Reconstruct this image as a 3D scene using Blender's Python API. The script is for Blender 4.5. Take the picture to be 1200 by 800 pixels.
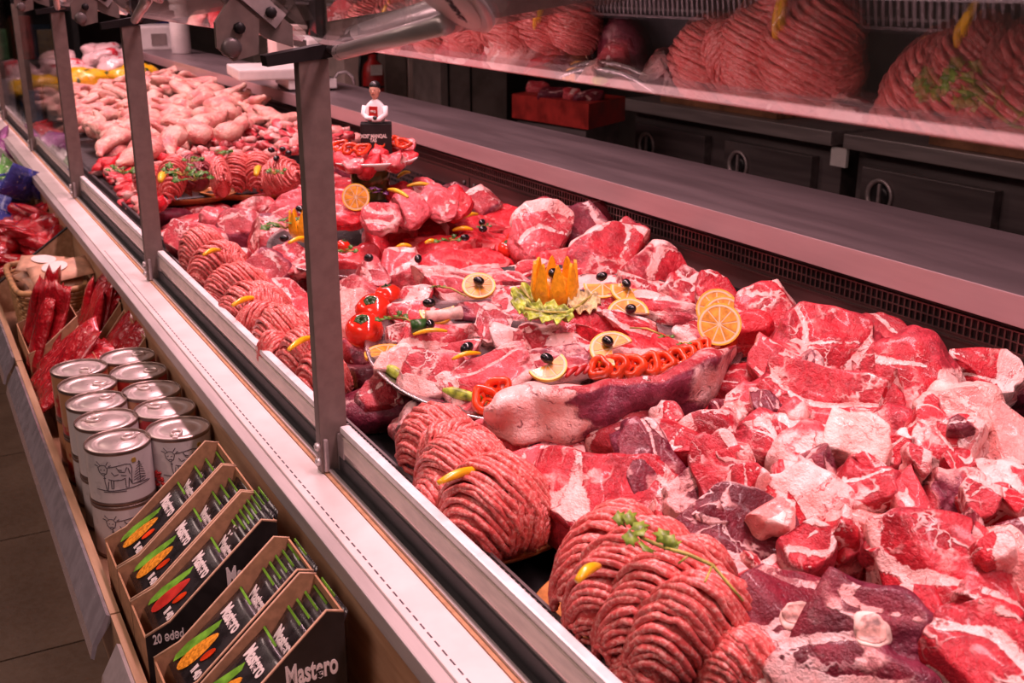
import bpy, bmesh, math, random
import numpy as np
from mathutils import Vector, Matrix

for o in list(bpy.data.objects): bpy.data.objects.remove(o)
SC = bpy.context.scene
COL = SC.collection
R = math.radians

# ------------------------------------------------------------------ camera
F = 1300.0                                   # focal length in pixels of the 1200 x 800 frame
PITCH = math.atan(426/1300.0)
YAW = math.atan(748/math.hypot(426, 1300))
CAMH = 1.55
fw = Vector((math.sin(YAW)*math.cos(PITCH), math.cos(YAW)*math.cos(PITCH), -math.sin(PITCH)))
rt = Vector((math.cos(YAW), -math.sin(YAW), 0))
upc = rt.cross(fw)
CAM = Vector((0, 0, CAMH))
cd = bpy.data.cameras.new('camera')
cam = bpy.data.objects.new('camera', cd); COL.objects.link(cam)
cd.sensor_width = 36; cd.lens = F/1200*36
cd.clip_start = 0.02; cd.clip_end = 60
cam.location = CAM
cam.rotation_euler = (math.pi/2-PITCH, 0, -YAW)
cd.dof.use_dof = True; cd.dof.focus_distance = 1.45; cd.dof.aperture_fstop = 12.0
SC.camera = cam

# ------------------------------------------------------------------ world, lamps, exposure
w = bpy.data.worlds.new('world'); SC.world = w; w.use_nodes = True
bg = w.node_tree.nodes['Background']
bg.inputs[0].default_value = (1.0, 0.72, 0.68, 1); bg.inputs[1].default_value = 0.13
SC.view_settings.view_transform = 'Standard'; SC.view_settings.look = 'None'
SC.view_settings.exposure = 0.12; SC.view_settings.gamma = 1.0
SC.view_settings.use_curve_mapping = False

def area(name, loc, sx, sy, power, color, spread=180, rot=(0, 0, 0)):
    l = bpy.data.lights.new(name, 'AREA'); l.shape = 'RECTANGLE'; l.size = sx; l.size_y = sy
    l.energy = power; l.color = color; l.spread = R(spread)
    o = bpy.data.objects.new(name, l); COL.objects.link(o); o.location = loc; o.rotation_euler = rot
    return o
# pink tubes of the butcher's lamps hung in a row above the display
for i in range(6):
    area('pink_tube_lamp', (0.74, -0.35+1.25*i, 2.35), 0.10, 1.0, 13.0, (1.0, 0.575, 0.63), 125)
# the shop's own ceiling lamps above the aisle
for i in range(3):
    area('aisle_lamp', (-1.1, 0.4+2.6*i, 3.0), 0.6, 1.2, 19, (1.0, 0.70, 0.64), 160, (0, R(-14), 0))

# ------------------------------------------------------------------ pixel helpers (1200 x 800 frame)
def ray(x, y): return rt*(x-600)+upc*(400-y)+fw*F
def atz(x, y, z):
    d = ray(x, y); return CAM+d*((z-CAMH)/d.z)
def atx(x, y, X):
    d = ray(x, y); return CAM+d*(X/d.x)
def aty(x, y, Y):
    d = ray(x, y); return CAM+d*(Y/d.y)
def heap(x, y, dz=0.0):
    """the mean top of the meat heap: low at the customer's rail, rising to the back panel"""
    d = ray(x, y); t = (0.985-0.147*0.45+dz-CAMH)/(d.z-0.147*d.x); return CAM+d*t
def mpp(p): return (p-CAM).dot(fw)/F          # metres per pixel at a point

# ------------------------------------------------------------------ object helpers
def tag(o, label=None, cat=None, group=None, kind=None):
    if label: o['label'] = label
    if cat: o['category'] = cat
    if group: o['group'] = group
    if kind: o['kind'] = kind
    return o
def empty(name, loc=(0, 0, 0), rot=None, mat=None):
    o = bpy.data.objects.new(name, None); COL.objects.link(o); o.empty_display_size = 0.05
    if mat is not None: o.matrix_world = mat
    else:
        o.location = loc
        if rot: o.rotation_euler = rot
    return o
def link(name, me, mat=None, parent=None, loc=None, rot=None, mw=None):
    o = bpy.data.objects.new(name, me); COL.objects.link(o)
    if mat is not None and (len(me.materials) == 0): me.materials.append(mat)
    if parent: o.parent = parent
    if mw is not None: o.matrix_local = mw
    if loc is not None: o.location = loc
    if rot is not None: o.rotation_euler = rot
    return o
def copy_tree(o, parent=None):
    c = o.copy(); COL.objects.link(c)
    if parent: c.parent = parent
    for ch in list(o.children): copy_tree(ch, c)
    return c

class MB:
    """collects shapes into one mesh"""
    def __init__(s): s.v = []; s.f = []; s.sm = []
    def add(s, v, f, smooth=False, M=None):
        b = len(s.v)
        if M is not None: v = [M @ Vector(p) for p in v]
        s.v += [tuple(p) for p in v]; s.f += [tuple(b+i for i in q) for q in f]; s.sm += [smooth]*len(f)
        return s
    def box(s, x0, x1, y0, y1, z0, z1, M=None, bev=0.0):
        if bev <= 0:
            v = [(x, y, z) for z in (z0, z1) for y in (y0, y1) for x in (x0, x1)]
            f = [(0, 2, 3, 1), (4, 5, 7, 6), (0, 1, 5, 4), (2, 6, 7, 3), (0, 4, 6, 2), (1, 3, 7, 5)]
            return s.add(v, f, False, M)
        bm = bmesh.new()
        bmesh.ops.create_cube(bm, size=1)
        for q in bm.verts: q.co = Vector(((x0+x1)/2+q.co.x*(x1-x0), (y0+y1)/2+q.co.y*(y1-y0), (z0+z1)/2+q.co.z*(z1-z0)))
        bmesh.ops.bevel(bm, geom=bm.edges[:], offset=bev, segments=2, profile=0.6, affect='EDGES')
        bm.verts.index_update()
        v = [q.co.copy() for q in bm.verts]; f = [tuple(x.index for x in q.verts) for q in bm.faces]; bm.free()
        return s.add(v, f, False, M)
    def lathe(s, prof, n=24, M=None, cap=True, smooth=True):
        v = []; f = []
        for r, z in prof:
            for k in range(n):
                a = 2*math.pi*k/n; v.append((r*math.cos(a), r*math.sin(a), z))
        for i in range(len(prof)-1):
            for k in range(n):
                f.append((i*n+k, i*n+(k+1) % n, (i+1)*n+(k+1) % n, (i+1)*n+k))
        if cap:
            f.append(tuple(range(n-1, -1, -1))); f.append(tuple((len(prof)-1)*n+k for k in range(n)))
        return s.add(v, f, smooth, M)
    def tube(s, pts, rad, n=8, M=None, cap=True, smooth=True):
        pts = [Vector(p) for p in pts]; m = len(pts)
        if not hasattr(rad, '__len__'): rad = [rad]*m
        ref = None; v = []; f = []
        for i, p in enumerate(pts):
            t = (pts[min(i+1, m-1)]-pts[max(i-1, 0)])
            t = t.normalized() if t.length > 1e-9 else Vector((0, 0, 1))
            if ref is None:
                ref = t.orthogonal().normalized()
            ref = (ref-t*ref.dot(t))
            ref = ref.normalized() if ref.length > 1e-6 else t.orthogonal().normalized()
            b = t.cross(ref)
            for k in range(n):
                a = 2*math.pi*k/n; v.append(p+(ref*math.cos(a)+b*math.sin(a))*rad[i])
        for i in range(m-1):
            for k in range(n):
                f.append((i*n+k, i*n+(k+1) % n, (i+1)*n+(k+1) % n, (i+1)*n+k))
        if cap:
            f.append(tuple(range(n-1, -1, -1))); f.append(tuple((m-1)*n+k for k in range(n)))
        return s.add(v, f, smooth, M)
    def prism(s, poly, h0, h1, M=None, smooth=False):
        n = len(poly)
        v = [(x, y, h0) for x, y in poly]+[(x, y, h1) for x, y in poly]
        f = [tuple(range(n-1, -1, -1)), tuple(range(n, 2*n))]+[(k, (k+1) % n, n+(k+1) % n, n+k) for k in range(n)]
        return s.add(v, f, smooth, M)
    def ball(s, c, rx, ry=None, rz=None, n=12, m=8, M=None):
        ry = rx if ry is None else ry; rz = rx if rz is None else rz
        v = [(c[0], c[1], c[2]-rz)]
        for i in range(1, m):
            th = -math.pi/2+math.pi*i/m
            for k in range(n):
                a = 2*math.pi*k/n
                v.append((c[0]+rx*math.cos(th)*math.cos(a), c[1]+ry*math.cos(th)*math.sin(a), c[2]+rz*math.sin(th)))
        v.append((c[0], c[1], c[2]+rz)); f = []
        for k in range(n): f.append((0, 1+(k+1) % n, 1+k))
        for i in range(m-2):
            for k in range(n):
                f.append((1+i*n+k, 1+i*n+(k+1) % n, 1+(i+1)*n+(k+1) % n, 1+(i+1)*n+k))
        e = len(v)-1; b = 1+(m-2)*n
        for k in range(n): f.append((e, b+k, b+(k+1) % n))
        return s.add(v, f, True, M)
    def mesh(s, name):
        me = bpy.data.meshes.new(name); me.from_pydata(s.v, [], s.f)
        me.polygons.foreach_set('use_smooth', s.sm); me.update(); return me
    def build(s, name, mat, parent=None, **k): return link(name, s.mesh(name), mat, parent, **k)

def arrmesh(name, V, Fc, attrs=None, smooth=True):
    me = bpy.data.meshes.new(name); me.from_pydata(V.tolist(), [], Fc)
    if smooth: me.polygons.foreach_set('use_smooth', [True]*len(Fc))
    for k, a in (attrs or {}).items():
        at = me.attributes.new(k, 'FLOAT', 'POINT'); at.data.foreach_set('value', np.asarray(a, np.float32))
    me.update(); return me

_ico = {}
def ico(sub):
    if sub not in _ico:
        bm = bmesh.new(); bmesh.ops.create_icosphere(bm, subdivisions=sub, radius=1)
        bm.verts.index_update()
        V = np.array([v.co[:] for v in bm.verts]); Fc = [tuple(v.index for v in f.verts) for f in bm.faces]; bm.free()
        _ico[sub] = (V, Fc)
    return _ico[sub]
def wob(p, seed, freq, n=7):
    """smooth random field of points p (n x 3)"""
    rs = np.random.RandomState(seed % 100000)
    out = np.zeros(len(p))
    for i in range(n):
        d = rs.normal(size=3); d /= np.linalg.norm(d)
        out += np.sin((p @ d)*freq*rs.uniform(.6, 1.5)+rs.uniform(0, 6.28))
    return out/math.sqrt(n)
def sstep(a, b, x):
    t = np.clip((x-a)/(b-a), 0, 1); return t*t*(3-2*t)
def frame(c, x, z):
    """matrix with origin c, local x near x and local z along z"""
    z = Vector(z).normalized(); x = Vector(x); x = (x-z*x.dot(z)).normalized(); y = z.cross(x)
    return Matrix(((x.x, y.x, z.x, c[0]), (x.y, y.y, z.y, c[1]), (x.z, y.z, z.z, c[2]), (0, 0, 0, 1)))
UP = Vector((0, 0, 1))
def img_frame(c, ang, k, depth=0.0):
    """frame at c: local z between up and the camera, local x seen at ang degrees in the picture; returns matrix and x, y stretch"""
    tc = (CAM-c).normalized(); n = (UP*(1-k)+tc*k).normalized()
    a = R(ang); d = rt*math.cos(a)+upc*math.sin(a)
    u = d-tc*(d.dot(n)/tc.dot(n)); su = min(u.length, 2.2); u = u.normalized(); v = n.cross(u)
    e = -rt*math.sin(a)+upc*math.cos(a)
    sv = min(1/max(abs(v.dot(e)), 1e-3), 2.2)
    return frame(c-n*depth, u, n), su, sv

# ------------------------------------------------------------------ materials
def lin(h):
    h = h.lstrip('#'); c = [int(h[i:i+2], 16)/255 for i in (0, 2, 4)]
    return tuple((x/12.92 if x <= .04045 else ((x+.055)/1.055)**2.4) for x in c)+(1,)
class NT:
    def __init__(s, name):
        s.m = bpy.data.materials.new(name); s.m.use_nodes = True; s.t = s.m.node_tree
        s.t.nodes.clear(); s.out = s.t.nodes.new('ShaderNodeOutputMaterial')
    def n(s, typ, props=None, **inp):
        nd = s.t.nodes.new('ShaderNode'+typ)
        for k, v in (props or {}).items(): setattr(nd, k, v)
        for k, v in inp.items():
            i = int(k[1:]) if k[0] == 'i' and k[1:].isdigit() else k.replace('_', ' ')
            s.set(nd.inputs[i], v)
        return nd
    def set(s, sock, v):
        if isinstance(v, bpy.types.NodeSocket): s.t.links.new(v, sock)
        else: sock.default_value = v
    def math(s, op, a, b=0.0, clamp=False):
        nd = s.t.nodes.new('ShaderNodeMath'); nd.operation = op; nd.use_clamp = clamp
        s.set(nd.inputs[0], a); s.set(nd.inputs[1], b); return nd.outputs[0]
    def rng(s, v, a, b, c=0.0, d=1.0):
        nd = s.t.nodes.new('ShaderNodeMapRange'); nd.interpolation_type = 'SMOOTHSTEP'
        for i, q in enumerate((v, a, b, c, d)): s.set(nd.inputs[i], q)
        return nd.outputs[0]
    def mix(s, f, a, b):
        nd = s.t.nodes.new('ShaderNodeMix'); nd.data_type = 'RGBA'
        s.set(nd.inputs[0], f); s.set(nd.inputs[6], a); s.set(nd.inputs[7], b); return nd.outputs[2]
    def noise(s, vec, scale, detail=3, rough=.55, out=0):
        nd = s.n('TexNoise', Vector=vec, Scale=scale, Detail=detail, Roughness=rough); return nd.outputs[out]
    def bump(s, h, strength, dist):
        return s.n('Bump', Height=h, Strength=strength, Distance=dist).outputs[0]
    def objvec(s):
        tc = s.n('TexCoord').outputs['Object']; r = s.n('ObjectInfo').outputs['Random']
        o = s.n('CombineXYZ', X=s.math('MULTIPLY', r, 13.7), Y=s.math('MULTIPLY', r, 7.3), Z=s.math('MULTIPLY', r, 3.1)).outputs[0]
        return s.n('VectorMath', {'operation': 'ADD'}, i0=tc, i1=o).outputs[0]
    def done(s, **inp):
        b = s.n('BsdfPrincipled', **inp); s.t.links.new(b.outputs[0], s.out.inputs[0]); return s.m

def plain(name, col, rough=.5, metal=0.0, var=.12, scale=30, spec=.5, coat=0.0, bump=0.0, alpha=None, stretch=None):
    t = NT(name); v = t.objvec()
    if stretch: v = t.n('VectorMath', {'operation': 'MULTIPLY'}, i0=v, i1=stretch).outputs[0]
    nz = t.noise(v, scale, 4)
    c = lin(col) if isinstance(col, str) else col
    dk = tuple(x*(1-var*1.6) for x in c[:3])+(1,); lt = tuple(min(1, x*(1+var)) for x in c[:3])+(1,)
    kw = dict(Base_Color=t.mix(t.rng(nz, .3, .7), dk, lt), Roughness=t.rng(nz, .2, .8, max(0.03, rough-.06), rough+.06), Metallic=metal, Specular_IOR_Level=spec, Coat_Weight=coat)
    if bump: kw['Normal'] = t.bump(nz, bump, .002)
    return t.done(**kw)

def meat_mat(name, redA, redB, outer, fatc, seam=1.0, marb=.35, vscale=15.0, fatbias=0.0):
    t = NT(name); p = t.objvec()
    ac = t.n('Attribute', {'attribute_name': 'cut'}).outputs['Fac']
    af = t.n('Attribute', {'attribute_name': 'fat'}).outputs['Fac']
    asm = t.n('Attribute', {'attribute_name': 'seam'}).outputs['Fac']
    n1 = t.noise(p, 13, 3); n2 = t.noise(p, 34, 4); n3 = t.noise(p, 95, 4, .65); n4 = t.noise(p, 330, 2, .6)
    wc = t.noise(p, 16, 4, .6, 1)
    wv = t.n('VectorMath', {'operation': 'SCALE'}, i0=wc); wv.inputs['Scale'].default_value = .10
    p2 = t.n('VectorMath', {'operation': 'ADD'}, i0=p, i1=wv.outputs[0]).outputs[0]
    vo = t.n('TexVoronoi', {'feature': 'DISTANCE_TO_EDGE'}, Vector=p2, Scale=vscale).outputs['Distance']
    wid = t.rng(n2, .38, .68, .015, .15)
    sm = t.math('MULTIPLY', t.math('SUBTRACT', 1.0, t.rng(vo, 0.008, wid), True), t.rng(n1, .44, .60))
    sm = t.math('MULTIPLY', sm, seam)
    s2 = t.rng(t.math('ADD', asm, t.math('MULTIPLY', t.math('SUBTRACT', n3, .5), 1.1)), .44, .60)
    sm = t.math('MAXIMUM', sm, t.math('MULTIPLY', s2, min(1.0, seam)))
    fp = t.n('VectorMath', {'operation': 'MULTIPLY'}, i0=p2, i1=(1.0, .22, 1.0)).outputs[0]
    fib = t.noise(fp, 170, 3, .65)
    mb = t.math('MULTIPLY', t.rng(t.noise(fp, 85, 5, .66), .58, .68), marb)
    jit = t.math('ADD', t.math('MULTIPLY', t.math('SUBTRACT', n2, .5), 1.1), t.math('MULTIPLY', t.math('SUBTRACT', n3, .5), .5))
    fe = t.rng(t.math('ADD', af, jit), .45, .55)
    cf = t.math('MAXIMUM', t.math('MAXIMUM', sm, mb), fe)
    of = t.rng(t.math('ADD', t.math('ADD', af, fatbias), t.math('ADD', t.math('MULTIPLY', t.math('SUBTRACT', n1, .5), 1.8), t.math('MULTIPLY', t.math('SUBTRACT', n3, .5), .5))), .30, .60)
    fat = t.math('ADD', t.math('MULTIPLY', cf, ac), t.math('MULTIPLY', of, t.math('SUBTRACT', 1.0, ac)), True)
    # red veins run through the fat
    vein = t.rng(t.noise(fp, 60, 4, .65), .56, .66, 0, .75)
    fat = t.math('MULTIPLY', fat, t.math('SUBTRACT', 1.0, vein))
    red = t.mix(t.rng(t.math('ADD', t.math('MULTIPLY', fib, .5), t.math('MULTIPLY', n2, .55)), .36, .70), redA, redB)
    red = t.mix(t.rng(n1, .52, .70, 0, .55), red, tuple(x*.42 for x in redA[:3])+(1,))
    outc = t.mix(t.rng(n3, .35, .7), outer, tuple(min(1, x*1.8) for x in outer[:3])+(1,))
    lean = t.mix(ac, outc, red)
    fc = t.mix(t.rng(n2, .36, .66), fatc, tuple(min(1, a*b) for a, b in zip(fatc[:3], (.98, .66, .64)))+(1,))
    col = t.mix(fat, lean, fc)
    h = t.math('ADD', t.math('MULTIPLY', n3, .9), t.math('ADD', t.math('MULTIPLY', fib, .35), t.math('ADD', t.math('MULTIPLY', fat, .45), t.math('MULTIPLY', n4, .22))))
    return t.done(Base_Color=col, Roughness=t.rng(n3, .3, .7, .26, .50), Specular_IOR_Level=.36, Coat_Weight=.12, Coat_Roughness=.09,
                  Normal=t.bump(h, .75, .005))

M = {}
M['beef'] = meat_mat('beef_red', (.30, .006, .014, 1), (.60, .024, .040, 1), (.30, .024, .036, 1), (.90, .62, .58, 1), .95, .42)
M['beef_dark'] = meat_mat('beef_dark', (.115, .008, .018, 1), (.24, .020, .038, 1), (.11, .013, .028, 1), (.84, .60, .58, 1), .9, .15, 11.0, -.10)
M['beef_fat'] = meat_mat('beef_fatty', (.40, .010, .020, 1), (.66, .034, .050, 1), (.42, .05, .06, 1), (.92, .66, .62, 1), 1.0, .65, 17.0, .10)
M['veal'] = meat_mat('veal_pink', (.46, .026, .040, 1), (.66, .075, .092, 1), (.46, .075, .088, 1), (.90, .62, .58, 1), .95, .45, 14.0, .0)
M['fillet'] = meat_mat('fillet_red', (.46, .007, .016, 1), (.68, .026, .038, 1), (.48, .014, .024, 1), (.85, .36, .33, 1), .35, .2, 12.0, -.3)
M['fat'] = meat_mat('fat_lump', (.72, .22, .20, 1), (.85, .42, .38, 1), (.72, .27, .24, 1), (.92, .66, .60, 1), .9, .8, 16.0, .02)
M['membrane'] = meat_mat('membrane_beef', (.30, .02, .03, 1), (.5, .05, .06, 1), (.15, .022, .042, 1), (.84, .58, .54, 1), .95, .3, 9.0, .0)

def mince_mat():
    t = NT('minced_meat'); p = t.objvec()
    n1 = t.noise(p, 30, 3); n2 = t.noise(p, 260, 3, .6)
    c = t.mix(t.rng(n2, .45, .66), (.66, .105, .095, 1), (.88, .42, .36, 1))
    c = t.mix(t.rng(n1, .35, .7, 0, .45), c, (.58, .070, .068, 1))
    return t.done(Base_Color=c, Roughness=.38, Coat_Weight=.15, Coat_Roughness=.15, Normal=t.bump(n2, .5, .002))
M['mince'] = mince_mat()
def chicken_mat():
    t = NT('chicken_skin'); p = t.objvec()
    n1 = t.noise(p, 17, 3); n2 = t.noise(p, 150, 3); n3 = t.noise(p, 40, 4, .6)
    c = t.mix(t.rng(n1, .38, .62), (.70, .40, .32, 1), (.62, .18, .16, 1))
    c = t.mix(t.rng(n3, .54, .64, 0, .7), c, (.80, .56, .42, 1))
    c = t.mix(t.rng(n1, .60, .72, 0, .55), c, (.30, .17, .19, 1))
    return t.done(Base_Color=c, Roughness=.42, Coat_Weight=.06, Coat_Roughness=.15, Normal=t.bump(t.math('ADD', t.math('MULTIPLY', n2, .6), n3), .8, .008))
M['chicken'] = chicken_mat()
M['bone'] = plain('bone', (.80, .56, .48, 1), .45, var=.22, scale=70, bump=.3)
M['marrow'] = plain('marrow', (.72, .38, .32, 1), .45, var=.45, scale=110, bump=.4)
M['steel'] = plain('brushed_steel', (.46, .39, .39, 1), .42, .6, .12, 40, stretch=(1, .05, 1))
M['steel_shelf'] = plain('shelf_steel', (.38, .30, .315, 1), .42, .88, .04, 16, stretch=(1, .12, 1), bump=.02)
M['steel_dark'] = plain('dark_steel', (.17, .14, .14, 1), .42, .5, .2, 18, stretch=(1, .08, 1))
M['steel_back'] = plain('panel_steel', (.20, .135, .13, 1), .38, .75, .2, 25, stretch=(1, .06, 1))
M['post'] = plain('grey_post_paint', (.21, .155, .14, 1), .5, .35, .08, 60)
M['alu'] = plain('aluminium', (.62, .56, .55, 1), .38, .55, .08, 60, stretch=(1, .05, 1))
M['alu_white'] = plain('white_edge_profile', (.80, .76, .76, 1), .32, .1, .05, 50)
M['ledge'] = plain('ledge_laminate', (.70, .60, .585, 1), .42, 0, .05, 14, spec=.4)
M['ledge_edge'] = plain('ledge_grey_edge', (.42, .37, .36, 1), .5, .1, .10, 40, stretch=(1, .1, 1))
M['black'] = plain('black_plastic', (.012, .011, .012, 1), .4, 0, .2, 40)
M['blackmetal'] = plain('black_enamel', (.012, .010, .011, 1), .5, 0, .25, 30, spec=.25)
M['rubber'] = plain('rubber_seal', (.03, .028, .03, 1), .6)
M['white'] = plain('white_plastic', (.74, .70, .68, 1), .35, 0, .05, 20)
M['porcelain'] = plain('white_porcelain', (.84, .80, .78, 1), .15, 0, .03, 20, coat=.4)
M['tray'] = plain('tray_steel', (.42, .38, .38, 1), .25, .9, .06, 30)
M['terracotta'] = plain('terracotta_glaze', (.62, .26, .08, 1), .35, 0, .2, 60, coat=.3)
M['card'] = plain('brown_cardboard', (.44, .235, .13, 1), .75, 0, .12, 90, spec=.2)
M['cardedge'] = plain('cardboard_edge', (.60, .38, .25, 1), .8, 0, .1, 120, spec=.2)
M['cardblack'] = plain('black_carton_print', (.018, .014, .013, 1), .45, 0, .15, 60)
M['print'] = plain('white_print', (.74, .66, .62, 1), .6, 0, .05, 60)
M['printdark'] = plain('dark_print', (.06, .045, .06, 1), .6, 0, .2, 60)
M['red'] = plain('red_plastic', (.44, .014, .012, 1), .4, 0, .2, 25)
M['orange'] = plain('orange_peel', (.92, .42, .014, 1), .35, 0, .12, 160, bump=.35)
M['orange_in'] = plain('orange_flesh', (.74, .30, .02, 1), .35, 0, .25, 90, coat=.2, bump=.2)
M['pith'] = plain('orange_pith', (.74, .54, .34, 1), .5, 0, .06, 60)
M['lemon'] = plain('lemon_peel', (.86, .50, .03, 1), .35, 0, .12, 90)
M['yellow'] = plain('yellow_pepper', (.88, .46, .010, 1), .25, 0, .12, 60, coat=.3)
M['pepper'] = plain('red_pepper', (.80, .060, .012, 1), .22, 0, .25, 50, coat=.4)
M['tomato'] = plain('tomato_skin', (.72, .030, .014, 1), .15, 0, .2, 25, coat=.5)
M['olive'] = plain('black_olive', (.010, .008, .010, 1), .18, 0, .3, 60, coat=.4)
M['green'] = plain('parsley_green', (.075, .20, .022, 1), .45, 0, .45, 120)
M['stem'] = plain('herb_stem', (.42, .36, .07, 1), .45, 0, .3, 60)
M['lettuce'] = plain('lettuce_green', (.36, .46, .045, 1), .4, 0, .45, 70, bump=.3)
M['lettuce2'] = plain('pale_lettuce', (.56, .44, .20, 1), .45, 0, .35, 60, bump=.3)
M['cucumber'] = plain('cucumber_skin', (.030, .10, .020, 1), .3, 0, .4, 60)
M['basil'] = plain('purple_basil', (.12, .025, .13, 1), .4, 0, .4, 90)
# ================================================================== the setting
def kid(parent, name, mb, mat, kind=None):
    """a part given in world coordinates under an unrotated thing"""
    o = mb.build(name, mat) if isinstance(mb, MB) else link(name, mb, mat)
    o.parent = parent; o.matrix_parent_inverse = Matrix.Translation(parent.location).inverted()
    if kind: o['kind'] = kind
    return o
def sub(part, name, mb, mat):
    """a piece of a part, the part being in world coordinates"""
    o = mb.build(name, mat) if isinstance(mb, MB) else link(name, mb, mat)
    o.parent = part
    return o

def tile_mat():
    t = NT('brown_floor_tile'); p = t.objvec()
    n1 = t.noise(p, 4, 4); n2 = t.noise(p, 60, 4)
    c = t.mix(t.rng(n1, .3, .7), (.125, .078, .052, 1), (.18, .118, .082, 1))
    c = t.mix(t.rng(n2, .62, .72, 0, .4), c, (.06, .04, .03, 1))
    return t.done(Base_Color=c, Roughness=t.rng(n2, .3, .7, .35, .55), Normal=t.bump(n2, .1, .002))
M['tile'] = tile_mat()
M['grout'] = plain('dark_grout', (.035, .024, .018, 1), .8)
M['wallp'] = plain('dim_wall_paint', (.16, .13, .125, 1), .8, var=.1, scale=6)
M['ceil'] = plain('ceiling_paint', (.30, .26, .25, 1), .9, var=.05, scale=6)

fl = MB().box(-3.6, 4.8, -1.6, 9.6, -.06, -.004).build('floor', M['grout']); tag(fl, kind='structure')
tm = MB().box(-.322, .322, -.322, .322, -.004, .0, bev=.0015).mesh('floor_tile'); tm.materials.append(M['tile'])
for i in range(-2, 8):
    for j in range(-2, 10):
        x = .225+.65*i; y = 2.26+.65*j
        if x > 4.6 or y > 9.4: continue
        o = link('floor_tile', tm); o.parent = fl; o.location = (x, y, 0)
for nm, b in (('wall_right', (4.8, 4.92, -1.6, 9.6, 0, 3.3)), ('wall_far', (-3.6, 4.8, 9.6, 9.72, 0, 3.3)), ('wall_left', (-3.72, -3.6, -1.6, 9.6, 0, 3.3))):
    tag(MB().box(*b).build(nm, M['wallp']), kind='structure')
tag(MB().box(-3.6, 4.8, -1.6, 9.6, 3.3, 3.4).build('ceiling', M['ceil']), kind='structure')

# ------------------------------------------------------------------ the refrigerated counter
Y0, Y1 = -.5, 7.6
PX_ = .421
POSTS = (1.245, 2.31, 3.335, 4.36, 5.4)
def wood_mat():
    t = NT('beige_wood_laminate'); p = t.objvec()
    q = t.n('VectorMath', {'operation': 'MULTIPLY'}, i0=p, i1=(18, 1.2, 14)).outputs[0]
    g = t.noise(q, 5, 5, .6); h = t.noise(p, 300, 2)
    c = t.mix(t.rng(g, .35, .68), (.36, .205, .115, 1), (.47, .29, .175, 1))
    return t.done(Base_Color=c, Roughness=t.rng(g, .2, .8, .40, .52), Normal=t.bump(h, .06, .001))
M['wood'] = wood_mat()

ctr = empty('meat_counter', (.82, 3.5, 0))
tag(ctr, 'long refrigerated butcher counter with grey posts, pale ledge and steel back shelf', 'counter')
kid(ctr, 'base_cabinet', MB().box(.43, 1.30, Y0, Y1, .10, .90).box(.50, 1.25, Y0, Y1, .003, .10), M['blackmetal'])
kid(ctr, 'front_panel', MB().box(.366, .384, Y0, Y1, .20, .926), M['wood'])
kid(ctr, 'ledge', MB().box(.362, .406, Y0, Y1, .926, .955, bev=.0015), M['ledge'])
kid(ctr, 'ledge_edge', MB().box(.346, .362, Y0, Y1, .930, .952, bev=.002), M['ledge_edge'])
kid(ctr, 'step_profile', MB().box(.406, .411, Y0, Y1, .92, .9565), M['card'])
kid(ctr, 'channel', MB().box(.411, .4165, Y0, Y1, .92, .960), M['alu'])
kid(ctr, 'seal', MB().box(.4165, .4238, Y0, Y1, .92, .959), M['rubber'])
d = MB(); y = .30
while y < 2.62:
    d.box(.3705, .3722, y, y+.0105, .9550, .9553); y += .0168
kid(ctr, 'dashed_line', d, M['printdark'], 'stuff')
# low rail in lengths between the posts
yy = [Y0]+list(POSTS)+[Y1]
M['acryl'] = plain('glossy_front_strip', (.55, .46, .45, 1), .16, .55, .06, 60, stretch=(1, .04, 1))
M['strip'] = plain('perforated_label_strip', (.66, .55, .50, 1), .4, 0, .12, 120, stretch=(1, .2, 1))
for a, b in zip(yy[:-1], yy[1:]):
    s = kid(ctr, 'front_rail', MB().box(.4265, .4365, a+.012, b-.016, .955, 1.012), M['acryl'])
    sub(s, 'rail_edge', MB().box(.4255, .4385, a+.012, b-.018, 1.010, 1.0195, bev=.003), M['alu_white'])
    sub(s, 'lower_seal', MB().box(.4238, .4265, a+.012, b-.016, .957, .979), M['rubber'])
    sub(s, 'label_strip', MB().box(.4245, .4265, a+.04, b-.03, .988, 1.008), M['strip'])
for y in POSTS:
    p = kid(ctr, 'post', MB().box(PX_-.018, PX_+.018, y-.009, y+.009, .955, 1.463, bev=.0015), M['post'])
    sub(p, 'clamp', MB().box(.424, .4425, y-.034, y-.011, .957, 1.008, bev=.002), M['steel'])
    sub(p, 'clamp_plate', MB().box(.406, .412, y-.014, y+.012, .958, 1.002, bev=.002), M['steel'])
    for z in (.972, .992):
        sub(p, 'bolt', MB().lathe([(.0055, 0), (.0055, .004), (.003, .006)], 10, Matrix.Translation((.402, y-.006, z)) @ Matrix.Rotation(R(-90), 4, 'Y')), M['alu'])
# slotted air grille behind the rail
g = MB().box(.4405, .4435, Y0, Y1, .972, .984).box(.470, .4735, Y0, Y1, .972, .984)
y = .2
while y < 4.0:
    g.box(.4435, .470, y, y+.0042, .978, .982); y += .0105
kid(ctr, 'air_grille', g, M['steel_dark'], 'stuff')
kid(ctr, 'deck_well', MB().box(.4385, 1.225, Y0, Y1, .900, .928).box(.4735, .478, Y0, Y1, .928, .978), M['blackmetal'])
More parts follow.
